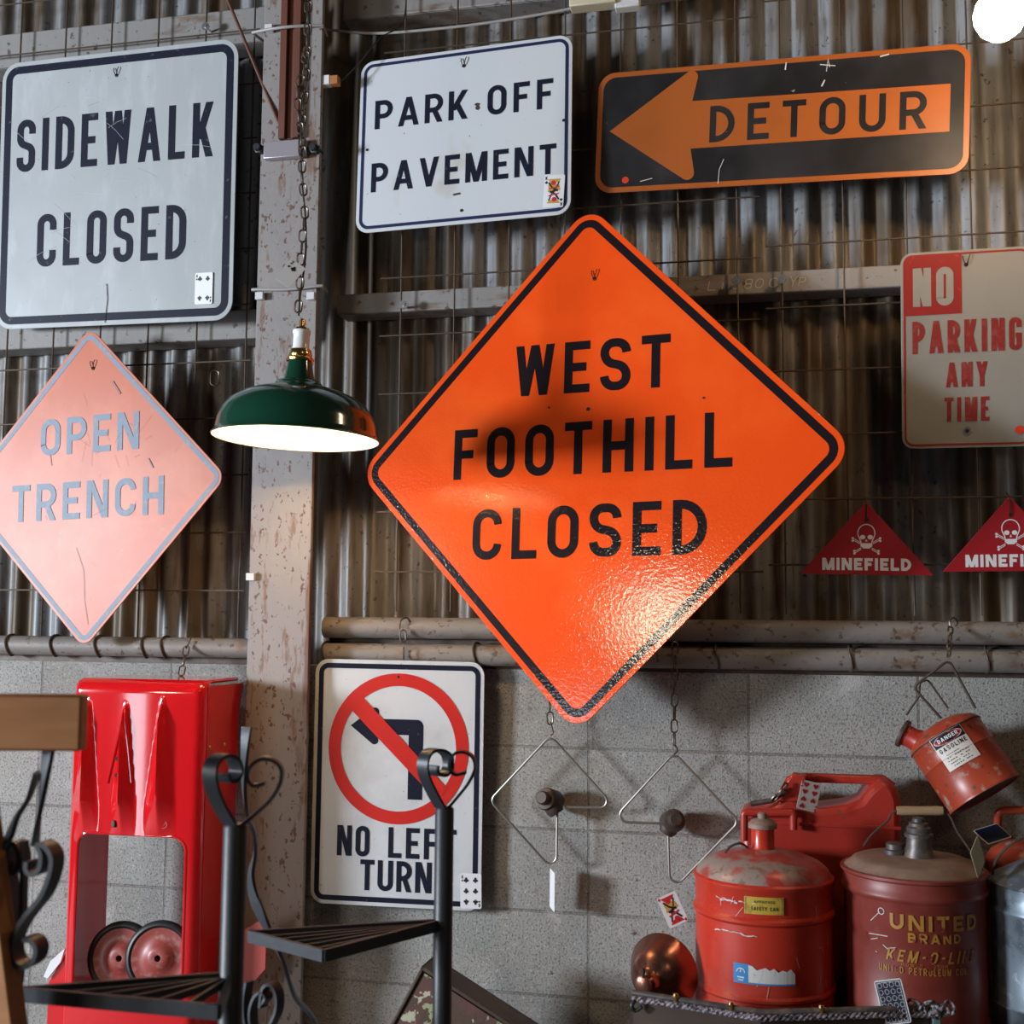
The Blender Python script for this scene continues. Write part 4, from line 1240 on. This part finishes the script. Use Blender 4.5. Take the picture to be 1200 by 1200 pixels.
part('closure_chain', MB().links([at(905, 938, JY - .015), at(915, 928, JY - .02), at(922, 918, JY - .015)], .022, .0025, .6), 'chain', jc)
cc = at(948, 933, JY - .055)
card(Matrix.Translation(cc) @ Matrix.Rotation(math.radians(26), 4, 'Z') @ Matrix.Rotation(math.radians(14), 4, 'Y'), 'eight of hearts card leaning on the jerry can handle', pips(heart, 8, .0515, .07, '8', 'pip_red'), .046, .062)

# hanging gasoline can
HD = -.17
bc_, tc_ = at(1155, 932, HD), at(1110, 864, HD)
axis = (tc_ - bc_).normalized() + Vector((0, .30, 0)); axis.normalize()
zax = axis; yax = (CAM - bc_); yax = -(yax - zax * yax.dot(zax)).normalized(); xax = yax.cross(zax).normalized()
RH = Matrix((xax, yax, zax)).transposed()
hc = thing('gas_can', 'small orange red gasoline can hanging tilted from a chain on the wall', 'gas can', bc_, RH)
RC = .083; HC = .145
part('body', MB().lathe([(0, .006), (RC - .008, .006), (RC - .005, .0), (RC + .0015, .0), (RC + .0015, .004), (RC, .006), (RC, .09), (RC + .0015, .0925), (RC, .095), (RC, HC - .006), (RC + .002, HC - .003), (RC + .001, HC)], None, 48), 'can_orange', hc, local=True)
part('base', MB().lathe([(0, .004), (RC - .008, .004), (RC - .008, .0065), (0, .0065)], None, 40), 'rust', hc, local=True)
part('dome', MB().lathe([(RC + .001, HC + .0002), (RC - .006, HC + .010), (RC - .03, HC + .024), (.02, HC + .030), (0, HC + .030)], None, 48), 'can_orange', hc, local=True, smooth=60)
part('seam', MB().tube([(RC * 1.012 * math.cos(2 * PI * i / 40), RC * 1.012 * math.sin(2 * PI * i / 40), HC - .003) for i in range(40)], .0016, 6, closed=True), 'rust', hc, local=True)
Mn = Matrix.Translation((-.048, -.005, HC + .008)) @ Matrix.Rotation(math.radians(-30), 4, 'Y')
nk = part('neck', MB().lathe([(0, -.01), (.032, -.01), (.027, .01), (.023, .024), (.024, .040), (.027, .042), (0, .042)], Mn, 28), 'jerry', hc, local=True)
part('spout_cap', MB().lathe([(0, .0425), (.031, .0425), (.032, .046), (.031, .051), (.012, .053), (0, .053)], Mn, 28), 'rust', hc, local=True)


def hl(px, py, dy=0):
    return RH.transposed() @ (at(px, py, HD + dy) - bc_)


part('bail', MB().tube(rounded([hl(1103, 842), hl(1070, 805), hl(1112, 773), hl(1143, 830)], .01, 4), .0028, 8), 'rust', hc, local=True)
part('trigger_wire', MB().tube(rounded([hl(1062, 838, .01), hl(1077, 816, .01), hl(1078, 800, .01), hl(1087, 796, .01), hl(1111, 830, .01)], .008, 4), .0023, 8), 'rust', hc, local=True)


def wrapc(p):
    a = -PI / 2 + p.x / RC
    r = RC + .0012 - p.y
    return Vector((r * math.cos(a), r * math.sin(a), p.z))


LX0, LX1, LZ0, LZ1 = -.034, .040, .066, .141
part('danger_label', MB().flats(grid_patch(LX0, LX1, LZ0, LZ1, 10), 0, None, wrapc), 'label', hc, local=True, smooth=60)
part('label_header', MB().flats(grid_patch(LX0 + .0015, LX1 - .0015, LZ1 - .024, LZ1 - .001, 10), -.0004, None, wrapc), 'navy', hc, local=True, smooth=60)
part('label_oval_edge', MB().flat(circle(.003, LZ1 - .0125, .0325, 32, .0105), -.0008, None, wrapc), 'paint_white', hc, local=True, smooth=0)
part('label_oval', MB().flat(circle(.003, LZ1 - .0125, .0310, 32, .0092), -.0011, None, wrapc), 'ring_red', hc, local=True, smooth=0)
part('danger_lettering', MB().flats(text('DANGER', -.020, .026, LZ1 - .0165, .0085, .2, .3), -.0015, None, wrapc), 'paint_white', hc, local=True, smooth=0)
tl = text('GASOLINE', LX0 + .006, LX1 - .006, LZ1 - .0365, .0095, .18, .5)
for i, (xa, xb) in enumerate(((-.028, .010), (-.022, .030), (-.024, .028), (-.022, .022), (-.018, .026))):
    n = 9
    for j in range(n):
        if random.random() < .85:
            xx = xa + (xb - xa) * j / n
            tl += stroke([(xx, LZ0 + .031 - .0062 * i), (xx + (xb - xa) / n * random.uniform(.5, .85), LZ0 + .031 - .0062 * i)], .0016)
part('gasoline_lettering', MB().flats(tl, -.0006, None, wrapc), 'pip_black', hc, local=True, smooth=0)

# roped tray in front of the cans
p0, p1, p2 = at(742, 1166, -.500), at(985, 1190, -.56), at(1092, 1180, -.53)
p0 = Vector((p0.x, -.500, .815)); p1 = Vector((p1.x, -.56, .802)); p2 = Vector((p2.x, -.53, .826))
ch_ = thing('wooden_chest', 'dark chest with a rope trimmed front edge before the red gas cans', 'chest', (0, -.6, 0))
e0, e1, e2 = at(742, 1166, -.52), at(985, 1188, -.64), at(1093, 1184, -.60)
zf = .84
A0 = atz(742, 1166, zf); A1 = atz(891, 1189, zf); A2 = atz(1093, 1184, zf)
B0 = Vector((A0.x + .05, -.482, zf)); B2 = Vector((A2.x, -.482, zf))
up = [A0, A1, A2, B2, B0]
low = [Vector((p.x, p.y, 0)) for p in up]
n = len(up)
zl = .765
def board(pa, pb, z0, z1, t=.010):
    dv = (pb - pa); dv.z = 0; dv.normalize(); nn = Vector((-dv.y, dv.x, 0)) * t
    q = [Vector((pa.x, pa.y, z0)), Vector((pb.x, pb.y, z0)), Vector((pb.x, pb.y, z0)) + nn, Vector((pa.x, pa.y, z0)) + nn]
    return MB().add(q + [Vector((p.x, p.y, z1)) for p in q], [(0, 3, 2, 1), (4, 5, 6, 7), (0, 1, 5, 4), (1, 2, 6, 5), (2, 3, 7, 6), (3, 0, 4, 7)])
part('front_board', board(A0, A1, 0, zf), 'bench', ch_)
part('front_board', board(A1, A2, 0, zf), 'bench', ch_)
fl = [Vector((p.x, p.y, zl)) for p in (A0 + Vector((.012, .012, 0)), A1 + Vector((0, .012, 0)), A2 + Vector((-.004, .012, 0)), B2, B0)]
n = len(fl)
part('floor_board', MB().add(fl + [p - Vector((0, 0, .015)) for p in fl], [tuple(range(n))] + [(i, i + n, (i + 1) % n + n, (i + 1) % n) for i in range(n)] + [tuple(range(2 * n - 1, n - 1, -1))]), 'bench', ch_)
part('side_board', board(A2, B2, 0, zf - .03, .008), 'teal', ch_)
off = Vector((0, -.006, .006))
part('rim', MB().tube([A0 + off, A1 + off, A2 + off], .006, 10), 'lead', ch_)
rp = [A0.lerp(A1, i / 44) for i in range(44)] + [A1.lerp(A2, i / 56) for i in range(57)]
rb = MB()
for ph in range(3):
    rb.tube([p + Vector((0, -.013 + .0032 * math.sin(i * 1.15 + ph * 2.1), -.002 + .0032 * math.cos(i * 1.15 + ph * 2.1))) for i, p in enumerate(rp)], .0033, 6)
part('rope', rb, 'rope', ch_)
for f_, s_ in ((A0, A1), (A0, A1), (A0, A1)):
    pass
for u, (pa, pb) in ((.35, (A0, A1)), (.78, (A0, A1)), (.35, (A1, A2))):
    q = pa.lerp(pb, u)
    part('eyelet', MB().lathe([(0, 0), (.004, 0), (.004, .016), (.0055, .018), (.004, .022), (0, .023)], Matrix.Translation(q + Vector((0, -.012, -.004))), 12), 'brass', ch_)
part('corner_plate', MB().box((A2.x - .003, A2.y - .02, A2.z - .10), (A2.x + .012, A2.y + .01, A2.z + .010)), 'teal', ch_, bevel=.002)
kn = MB()
for i in range(9):
    a = i * 2.4
    c = A2 + Vector((-.055 + .011 * i * .9, -.016, .006 + .005 * math.sin(a * 1.7)))
    kn.tube([c + Vector((.011 * math.cos(t_ + a), .006 * math.sin(2 * t_), .010 * math.sin(t_ + a))) for t_ in [2 * PI * j / 12 for j in range(12)]], .0034, 6, closed=True)
part('rope_knot', kn, 'rope', ch_)
q = atz(752, 1172, zf)
part('rope_end', MB().tube(smoothpath([A0 + Vector((.01, -.015, .0)), A0 + Vector((0, -.022, -.012)), A0 + Vector((.006, -.02, -.022)), A0 + Vector((.018, -.02, -.014))], 4), .004, 8), 'black', ch_)
# card back standing in the rope
cc = at(1048, 1172, -.60); cc = Vector((A2.x - .045, min(A1.y, A2.y) - .0, zf + .040)); cc = at(1046, 1174, A2.y - .03)
cr = card(Matrix.Translation(cc) @ Matrix.Rotation(math.radians(-8), 4, 'Z') @ Matrix.Rotation(math.radians(-13), 4, 'Y'), 'navy patterned playing card back stuck upright in the chest rope', [('back_print', [rr(.0445, .074, .001, 2)], 'card_navy'),
     ('back_filigree', [p for i in range(4) for j in range(6) for p in stroke([(-.016 + i * .0107 + .0038 * math.cos(t_), -.030 + j * .012 + .0044 * math.sin(t_)) for t_ in [2 * PI * q_ / 10 for q_ in range(11)]], .0007)] + stroke([(-.020, -.035), (.020, -.035), (.020, .035), (-.020, .035), (-.020, -.035)], .0008), 'label')], .0485, .078)

# copper lamp shade lying on the chest corner
oc, ec = at(777, 1138, -.375), at(753, 1155, -.465)
ad = (oc - ec).normalized()
Ms = Matrix.Translation(ec) @ ad.to_track_quat('Z', 'Y').to_matrix().to_4x4()
Ln = (oc - ec).length
cs = thing('copper_shade', 'old copper cone lamp shade lying by the rope trimmed chest', 'lamp shade', Vector((oc.x, oc.y, zf)))
part('cone', MB().lathe([(.024, .028), (.030, .034), (.043, .042), (.054, .056), (.065, .078), (.073, Ln), (.0755, Ln + .004), (.072, Ln + .004), (.063, .080), (.04, .048), (0, .04)], Ms, 56), 'copper', cs, smooth=45)
part('neck', MB().lathe([(0, -.004), (.012, -.004), (.0185, .0), (.0185, .004), (.015, .008), (.0205, .014), (.0205, .020), (.024, .028)], Ms, 32), 'copper', cs)
part('screw', MB().tube([Ms @ Vector((.0, .017, .012)), Ms @ Vector((.0, .030, .010))], .003, 8) if False else MB().tube([ec + Vector((.002, .0, .014)), ec + Vector((.003, -.006, .034))], .0028, 8), 'black', cs)

# chipped painted box leaning in the corner under the no left turn sign
a_, b_, c_ = at(495, 1131, -.30), at(425, 1262, -.32), at(640, 1225, -.30)
xv = (c_ - a_); zv = (b_ - a_)
xv.normalize(); nv = xv.cross(zv).normalized(); zv = nv.cross(xv).normalized() * (1 if nv.cross(xv).dot(zv) > 0 else -1)
if nv.y > 0: nv = -nv
bx = thing('metal_box', 'rusty old box with chipped cream and green paint leaning behind the black stand', 'box', a_ + Vector((0, 0, -.5)))
def slab(u0, u1, v0, v1, d0, d1):
    P = lambda u, v, d: a_ + xv * u + zv * v + nv * d
    return MB().add([P(u0, v0, d0), P(u1, v0, d0), P(u1, v1, d0), P(u0, v1, d0), P(u0, v0, d1), P(u1, v0, d1), P(u1, v1, d1), P(u0, v1, d1)], [(0, 1, 2, 3), (7, 6, 5, 4), (4, 5, 1, 0), (5, 6, 2, 1), (6, 7, 3, 2), (7, 4, 0, 3)])
part('body', slab(.004, .42, .004, .30, -.10, -.004), 'chipped', bx, bevel=.004)
part('front_panel', slab(.012, .41, .012, .29, -.004, .001), 'chipped', bx, bevel=.001)
rm = slab(0, .424, 0, .008, -.10, .006); rm.add(slab(0, .008, 0, .30, -.10, .006).v, [(0, 1, 2, 3), (7, 6, 5, 4), (4, 5, 1, 0), (5, 6, 2, 1), (6, 7, 3, 2), (7, 4, 0, 3)])
part('rim', rm, 'rust', bx, bevel=.002)

# ------------------------------------------------------------------ red pedal car body hung nose up
CY = -.30
car = thing('pedal_car', 'glossy red pedal car body hung nose up against the block wall', 'pedal car', at(160, 1200, CY) + Vector((0, .1, -.35)))
x0, x1 = at(81, 900, CY).x, at(236, 900, CY).x
ztop, zbot = at(160, 797, CY).z, .42
def carpx(px, py):
    q = at(px, py, CY); return q.x, q.z
hole_x0, hole_x1 = carpx(89, 1050)[0], carpx(217, 1050)[0]
hz1 = carpx(150, 977)[1]; hz0 = carpx(150, 1168)[1]
peaks = []
for (ppx, ppy, wpx, bpx) in ((106, 818, 17, 985), (151, 822, 15, 980), (194, 816, 18, 985)):
    xx, za = carpx(ppx, ppy); zb_ = carpx(ppx, bpx)[1]
    peaks.append((xx, za, zb_, wpx / 520))
NX, NZ = 84, 200
def surf(x, z):
    u = (x - x0) / (x1 - x0)
    y = CY
    e = min(u, 1 - u) * (x1 - x0)
    rc = .022
    if e < rc: y += rc - math.sqrt(max(0, rc * rc - (rc - e) ** 2))
    y -= .012 * math.sin(PI * u)
    if z > ztop - .03:
        tt = (z - (ztop - .03)) / .03
        y += .03 - .03 * math.sqrt(max(0, 1 - tt * tt))
    for (xx, za, zb_, w) in peaks:
        if z < za:
            s_ = min(1, (za - z) / (za - zb_))
            ww = .004 + w * min(1, s_ * 1.25)
            f_ = max(0, 1 - abs(x - xx) / ww)
            fade = min(1, s_ * 6) * (1 if s_ < .72 else max(0, (1 - s_) / .28))
            y -= .024 * f_ * fade
    # raised emblem bed under the middle peak
    return y
V = []; idx = {}
hr = .035
def inside(x, z):
    """signed: >0 inside the cockpit opening"""
    cx = (hole_x0 + hole_x1) / 2; hw = (hole_x1 - hole_x0) / 2
    if z < hz0 or z > hz1: return -1
    dx = hw - abs(x - cx); dz = hz1 - z
    if dx < hr and dz < hr:
        return hr - math.hypot(hr - dx, hr - dz)
    return min(dx, dz, z - hz0)
cbm = MB(); vi = {}
cell = max((x1 - x0) / NX, (ztop - zbot) / NZ)
def snap(x, z):
    d = inside(x, z)
    if 0 < d <= cell * 1.05:
        g = 1e-4
        gx = (inside(x + g, z) - inside(x - g, z)) / (2 * g); gz = (inside(x, z + g) - inside(x, z - g)) / (2 * g)
        n_ = math.hypot(gx, gz) or 1
        return x - gx / n_ * d, z - gz / n_ * d, True
    return x, z, d <= 0
pts = {}
for i in range(NX + 1):
    for j in range(NZ + 1):
        x, z, ok = snap(x0 + (x1 - x0) * i / NX, zbot + (ztop - zbot) * j / NZ)
        if ok:
            pts[(i, j)] = len(cbm.v); cbm.v.append(Vector((x, surf(x, z), z)))
for i in range(NX):
    for j in range(NZ):
        q = [(i, j), (i + 1, j), (i + 1, j + 1), (i, j + 1)]
        if all(k_ in pts for k_ in q): cbm.f.append(tuple(pts[k_] for k_ in q))
hood = part('hood', cbm, 'car_red', car, smooth=60)
sd = hood.modifiers.new('thickness', 'SOLIDIFY'); sd.thickness = .003; sd.offset = -1
# side walls, nose cap
def sidewall(xf, sgn):
    b = MB(); n_ = 60; rows = []
    for j in range(n_ + 1):
        z = zbot + (ztop - .012 - zbot) * j / n_
        f_ = 1 if z < ztop - .06 else 1
        yb = -.115 + (.03 * max(0, (z - (ztop - .10)) / .10))
        flare = .012 * max(0, 1 - (ztop - z) / .12)
        row = []
        for i in range(7):
            s_ = i / 6
            y = CY + .021 + (yb - CY - .021) * s_
            row.append(len(b.v)); b.v.append(Vector((xf + sgn * (.0 + flare * math.sin(PI * s_) + .004 * math.sin(PI * s_)), y, z)))
        rows.append(row)
    for j in range(n_):
        for i in range(6):
            b.f.append((rows[j][i], rows[j][i + 1], rows[j + 1][i + 1], rows[j + 1][i]))
    return b
for xf, sgn in ((x0, -1), (x1, 1)):
    w_ = part('side_panel', sidewall(xf, sgn), 'car_red', car, smooth=60)
    sd = w_.modifiers.new('thickness', 'SOLIDIFY'); sd.thickness = .004; sd.offset = 0
part('nose_cap', MB().box((x0 + .01, CY + .028, ztop - .008), (x1 - .006, -.10, ztop + .001)), 'car_red', car, bevel=.004)
lip = [(hole_x0, hz0), (hole_x0, hz1 - hr)] + [(hole_x0 + hr - hr * math.cos(a), hz1 - hr + hr * math.sin(a)) for a in [PI / 2 * i / 8 for i in range(9)]] + [(hole_x1 - hr + hr * math.sin(a), hz1 - hr + hr * math.cos(a)) for a in [PI / 2 * i / 8 for i in range(9)]] + [(hole_x1, hz0)]
part('cockpit_lip', MB().tube([(x, surf(x, z) + .002, z) for x, z in lip], .004, 8), 'car_red', car)
_wz = min(at(188, 1122, -.262).z, at(143, 1122, -.232).z) - .0855
part('cockpit_floor', MB().box((hole_x0 - .012, CY + .03, _wz - .008), (hole_x1 + .01, -.12, _wz)), 'car_red', car)
# raised pointed emblem outline with rivet holes
ep = [carpx(*q) for q in ((129, 917), (151, 826), (158, 916))]
part('emblem_outline', MB().tube(rounded([Vector((x, surf(x, z) - .001, z)) for a, b in zip(ep[:-1], ep[1:]) for x, z in [(a[0] + (b[0] - a[0]) * i / 8, a[1] + (b[1] - a[1]) * i / 8) for i in range(8)]] + [Vector((ep[2][0], surf(*ep[2]) - .001, ep[2][1]))], .002, 2), .0028, 8), 'car_red', car)
em = MB()
for px, py in ((143, 888), (142, 907)):
    x, z = carpx(px, py)
    em.lathe([(0, .002), (.003, .002), (.0045, 0)], Matrix.Translation((x, surf(x, z) - .0015, z)) @ Matrix.Rotation(PI / 2, 4, 'X'), 12)
part('rivet_holes', em, 'hole', car)
x, z = carpx(138, 964)
part('hood_latch', MB().box((x - .005, surf(x, z) - .006, z - .008), (x + .005, surf(x, z) + .002, z + .008)), 'rust', car, bevel=.002)
x, z = carpx(195, 965)
part('round_stamp', MB().ring(circle(x, z, .0095, 20), circle(x, z, .0078, 20), CY - .0145).flats(stroke([(x - .005, z - .004), (x + .001, z + .004)], .0015) + stroke([(x - .001, z - .004), (x + .005, z + .004)], .0015), CY - .0145), 'pink_panel', car, smooth=0)
rv = MB()
for px, py in ((243, 873), (255, 873)):
    q = at(px, py, -.22); rv.lathe([(0, .003), (.004, .002), (.005, 0)], Matrix.Translation((x1 + .006, -.27 + (px - 243) * .006, q.z)) @ Matrix.Rotation(PI / 2, 4, 'Y'), 12)
part('side_screws', rv, 'brass', car)
# flared side fins near the tail
f0 = [at(x, y, -.27) for x, y in ((80, 1112), (58, 1150), (55, 1215), (82, 1215))]
part('side_fin', MB().prism([(p.x, p.z) for p in (f0[2], f0[3], f0[0], f0[1])], -.275, -.262), 'car_red', car, bevel=.003)
w0 = [at(x, y, -.28) for x, y in ((77, 1111), (72, 1127), (57, 1146), (52, 1144), (60, 1126))]
part('fin_stripe', MB().prism(ccw([(p.x, p.z) for p in w0]), -.284, -.277), 'paint_white', car, label='white painted tip of the fin')


# two wheels lying in the cockpit
def wheel(px, py, label, first=None, y=-.20):
    c = at(px, py, y)
    M = Matrix.Translation(c) @ Matrix.Rotation(math.radians(8), 4, 'Z') @ Matrix.Rotation(math.radians(82), 4, 'X')
    if first: return clone(first, M, label)
    t = thing('toy_wheel', label, 'wheel', c, M.to_3x3(), 'loose pedal car wheels')
    part('tyre', MB().lathe([(.073, .012), (.078, .011), (.083, .006), (.084, 0), (.082, -.007), (.075, -.010), (.067, -.009), (.067, .009), (.073, .012)], None, 48), 'tyre', t, local=True, smooth=70)
    part('disc', MB().lathe([(.0075, .020), (.016, .021), (.026, .018), (.034, .011), (.052, .007), (.060, .009), (.0672, .0095), (.0672, -.006), (.0075, -.006), (.0075, .020)], None, 48), 'hub_red', t, local=True, smooth=60)
    part('axle_hole', MB().lathe([(0, .002), (.0074, .002)], None, 16), 'hole', t, local=True)
    return t


w1 = wheel(143, 1122, 'red disc wheel with black tyre in the pedal car cockpit, partly behind its twin', y=-.232)
wheel(188, 1122, 'red disc wheel with black tyre overlapping its twin in the pedal car cockpit', w1, y=-.262)

# tail panel of the car seen past the stand post
pn = [at(x, y, -.20) for x, y in ((282, 1092), (313, 1074), (312, 1135), (283, 1168))]
tp = MB().prism(ccw([(p.x, p.z) for p in pn]), -.204, -.198)
tp.box((x1 - .002, -.203, pn[3].z + .02), (pn[0].x + .004, -.199, pn[0].z - .02))
part('tail_panel', tp, 'pink_panel', car, bevel=.001, label='faded red sheet metal tail panel')


# ------------------------------------------------------------------ wrought iron stand in the foreground
def post_set(px, ptop, y, rad, scrolls, name_thing):
    c = at(px, ptop, y)
    part('post', MB().lathe([(0, 0), (rad, 0), (rad, c.z - .004), (rad - .003, c.z), (0, c.z)], Matrix.Translation((c.x, c.y, 0)), 24), 'iron', name_thing)
    C = (CAM - c); C.z = 0; C.normalize(); Rh = Vector((-C.y, C.x, 0))
    for pth, ang, w in scrolls:
        a = math.radians(ang)
        h = Rh * math.cos(a) + C * math.sin(a)
        n_ = Vector((h.y, -h.x, 0))
        P = []
        for x, yy in pth:
            d = ray(x, yy); P.append(CAM + d * ((c - CAM).dot(n_) / d.dot(n_)))
        part('scroll', MB().ribbon(smoothpath(P, 6), n_, w, .0045), 'iron', name_thing)
    return c


st = thing('plant_stand', 'black wrought iron plant stand with scrolled heart finials and wedge shelves', 'plant stand', (-.6, -1.25, 0))
cA = post_set(276, 965, -1.45, .0152, [
    ([(270, 966), (259, 948), (249, 925), (246, 905), (251, 891), (262, 885), (273, 890), (277, 903), (272, 913), (264, 915), (261, 907)], 128, .021),
    ([(284, 966), (301, 952), (318, 936), (329, 917), (330, 901), (321, 891), (306, 889), (294, 898), (291, 911), (298, 920), (311, 917)], 8, .018)], st)
cB = post_set(521, 945, -1.05, .0148, [
    ([(516, 946), (506, 928), (497, 908), (496, 892), (502, 881), (514, 879), (524, 886), (525, 900), (518, 908), (509, 906), (508, 897)], 128, .021),
    ([(526, 946), (538, 932), (550, 916), (557, 900), (554, 887), (543, 881), (532, 884), (527, 896), (533, 907), (546, 905)], 8, .016)], st)


def shelf(apex_px, corners_px, y, post, nsl):
    z = at(*apex_px, y).z
    C = Vector((post.x, post.y, z))
    A, B = [atz(x, yy, z) for x, yy in corners_px]
    d = MB()
    t_, h_ = .006, .017
    def bar(p, q, h=h_, t=t_, dz=0.0):
        d.ribbon([p + Vector((0, 0, dz)), q + Vector((0, 0, dz))], (0, 0, 1), h, t)
    fr = part('shelf', MB(), 'iron', st)
    bar(A, B); bar(B, C); bar(C, A)
    fr.data = finish('shelf_frame', d, 'iron', 38, st.matrix_basis.inverted())
    for i in range(1, nsl + 1):
        q = A.lerp(B, i / (nsl + 1))
        d2 = MB().ribbon([q + (C - q) * .02, q + (C - q) * .95], (0, 0, 1), .009, .0045)
        part('slat', d2, 'iron', fr)
    return z


shelf((264, 1146), ((22, 1165), (256, 1186)), -1.45, cA, 5)
shelf((516, 1083), ((292, 1097), (379, 1120)), -1.05, cB, 5)

# scroll ornament of another stand behind the first post
s2 = thing('iron_ornament', 'black twisted iron bar with scrolls standing behind the nearer stand post', 'iron ornament', (at(300, 1200, -1.15).x, -1.15, 0))
YB = -1.15
pp = smoothpath([at(a, b, YB) for a, b in ((289, 852), (287, 880), (286, 920), (290, 955), (298, 975), (299, 1000), (294, 1025), (297, 1050), (306, 1072), (318, 1098), (333, 1130), (346, 1168), (372, 1205), (380, 1300))], 5)
k_ = len(pp)
wd = [Vector((math.cos(1.2 * math.sin(i / k_ * 5.5)), -abs(math.sin(1.2 * math.sin(i / k_ * 5.5))) - .05, 0)) for i in range(k_)]
part('twisted_bar', MB().ribbon(pp, None, .016, .005, wd=wd), 'iron', s2)
part('scroll', MB().ribbon(smoothpath([at(a, b, YB) for a, b in ((309, 1176), (314, 1168), (308, 1162), (300, 1170), (296, 1190), (302, 1220), (316, 1205), (326, 1185), (327, 1165), (320, 1153), (311, 1158), (308, 1180))], 5), (.3, 1, 0), .018, .0045), 'iron', s2)
part('scroll', MB().ribbon(smoothpath([at(a, b, YB) for a, b in ((292, 1150), (289, 1170), (290, 1195), (298, 1225))], 5), (.3, 1, 0), .018, .0045), 'iron', s2)
part('foot_bar', MB().ribbon([at(380, 1300, YB), Vector((at(380, 1300, YB).x, YB, 0))], (1, 0, 0), .016, .005), 'iron', s2)

# ------------------------------------------------------------------ wooden and iron rack at the left edge
LY = -1.62
rk = thing('wood_iron_rack', 'brown wooden rail with black iron scrolls in front of the red pedal car', 'rack', (at(0, 1100, LY).x, LY, 0))
q0, q1 = at(-160, 846, LY), at(99, 847, LY)
ax_r = Vector((.97, .243, 0)); ay_r = Vector((-.243, .97, 0))
Mr = Matrix(((ax_r.x, ay_r.x, 0, q1.x), (ax_r.y, ay_r.y, 0, q1.y), (0, 0, 1, q1.z), (0, 0, 0, 1)))
part('top_rail', MB().box((-.42, -.013, -.032), (0, .013, .033), Mr), 'brown_wood', rk, bevel=.003)
b0, b1 = at(-22, 960, LY - .01), at(14, 1230, LY - .01)
lg = MB().ribbon([at(-32, 870, LY - .01), b1, at(22, 1300, LY - .01), Vector((at(22, 1300, LY).x, LY - .01, 0))], (1, 0, 0), .030, .03)
part('wooden_leg', lg, 'brown_wood', rk, bevel=.002)
LI = LY
def rib(pth, w, t=.0055, wdir=(0, 1, 0), wd=None, nm='scroll'):
    P = smoothpath([at(a, b, LI + dy) for a, b, dy in pth], 6)
    k_ = len(P)
    W = None
    if wd: W = [Vector(wd[0]).lerp(Vector(wd[1]), i / (k_ - 1)) for i in range(k_)]
    return part(nm, MB().ribbon(P, wdir, w, t, wd=W), 'iron', rk)
rib([(57, 878, 0), (53, 905, 0), (49, 935, 0), (45, 962, 0), (41, 990, 0)], .017, wd=((1, -.3, 0), (.25, -1, 0)), nm='twisted_bar')
rib([(44, 905, .005), (34, 935, .005), (20, 958, .005), (8, 985, .005), (-14, 1005, .005)], .017, wd=((.3, -1, 0), (1, -.35, .4)), nm='twisted_bar')
rib([(37, 1008, 0), (37, 1018, 0), (44, 1023, 0), (52, 1016, 0), (54, 1001, 0), (49, 990, 0), (42, 994, 0), (37, 1004, 0)][:5] + [(50, 989, 0), (58, 990, 0), (66, 1003, 0), (64, 1023, 0), (54, 1048, 0), (38, 1068, 0), (26, 1086, 0), (19, 1106, 0), (22, 1124, 0), (34, 1131, 0), (45, 1123, 0), (48, 1110, 0), (42, 1100, 0), (33, 1099, 0)], .024)
rib([(18, 1012, .02), (21, 1021, .02), (27, 1014, .02), (27, 998, .02), (21, 987, .02), (14, 996, .02), (13, 1030, .02), (16, 1065, .02), (13, 1100, .02), (20, 1140, .02), (16, 1180, .02), (25, 1230, .02)], .022)
rib([(29, 985, .01), (28, 1030, .01), (27, 1075, .01)], .010, nm='stem_bar')
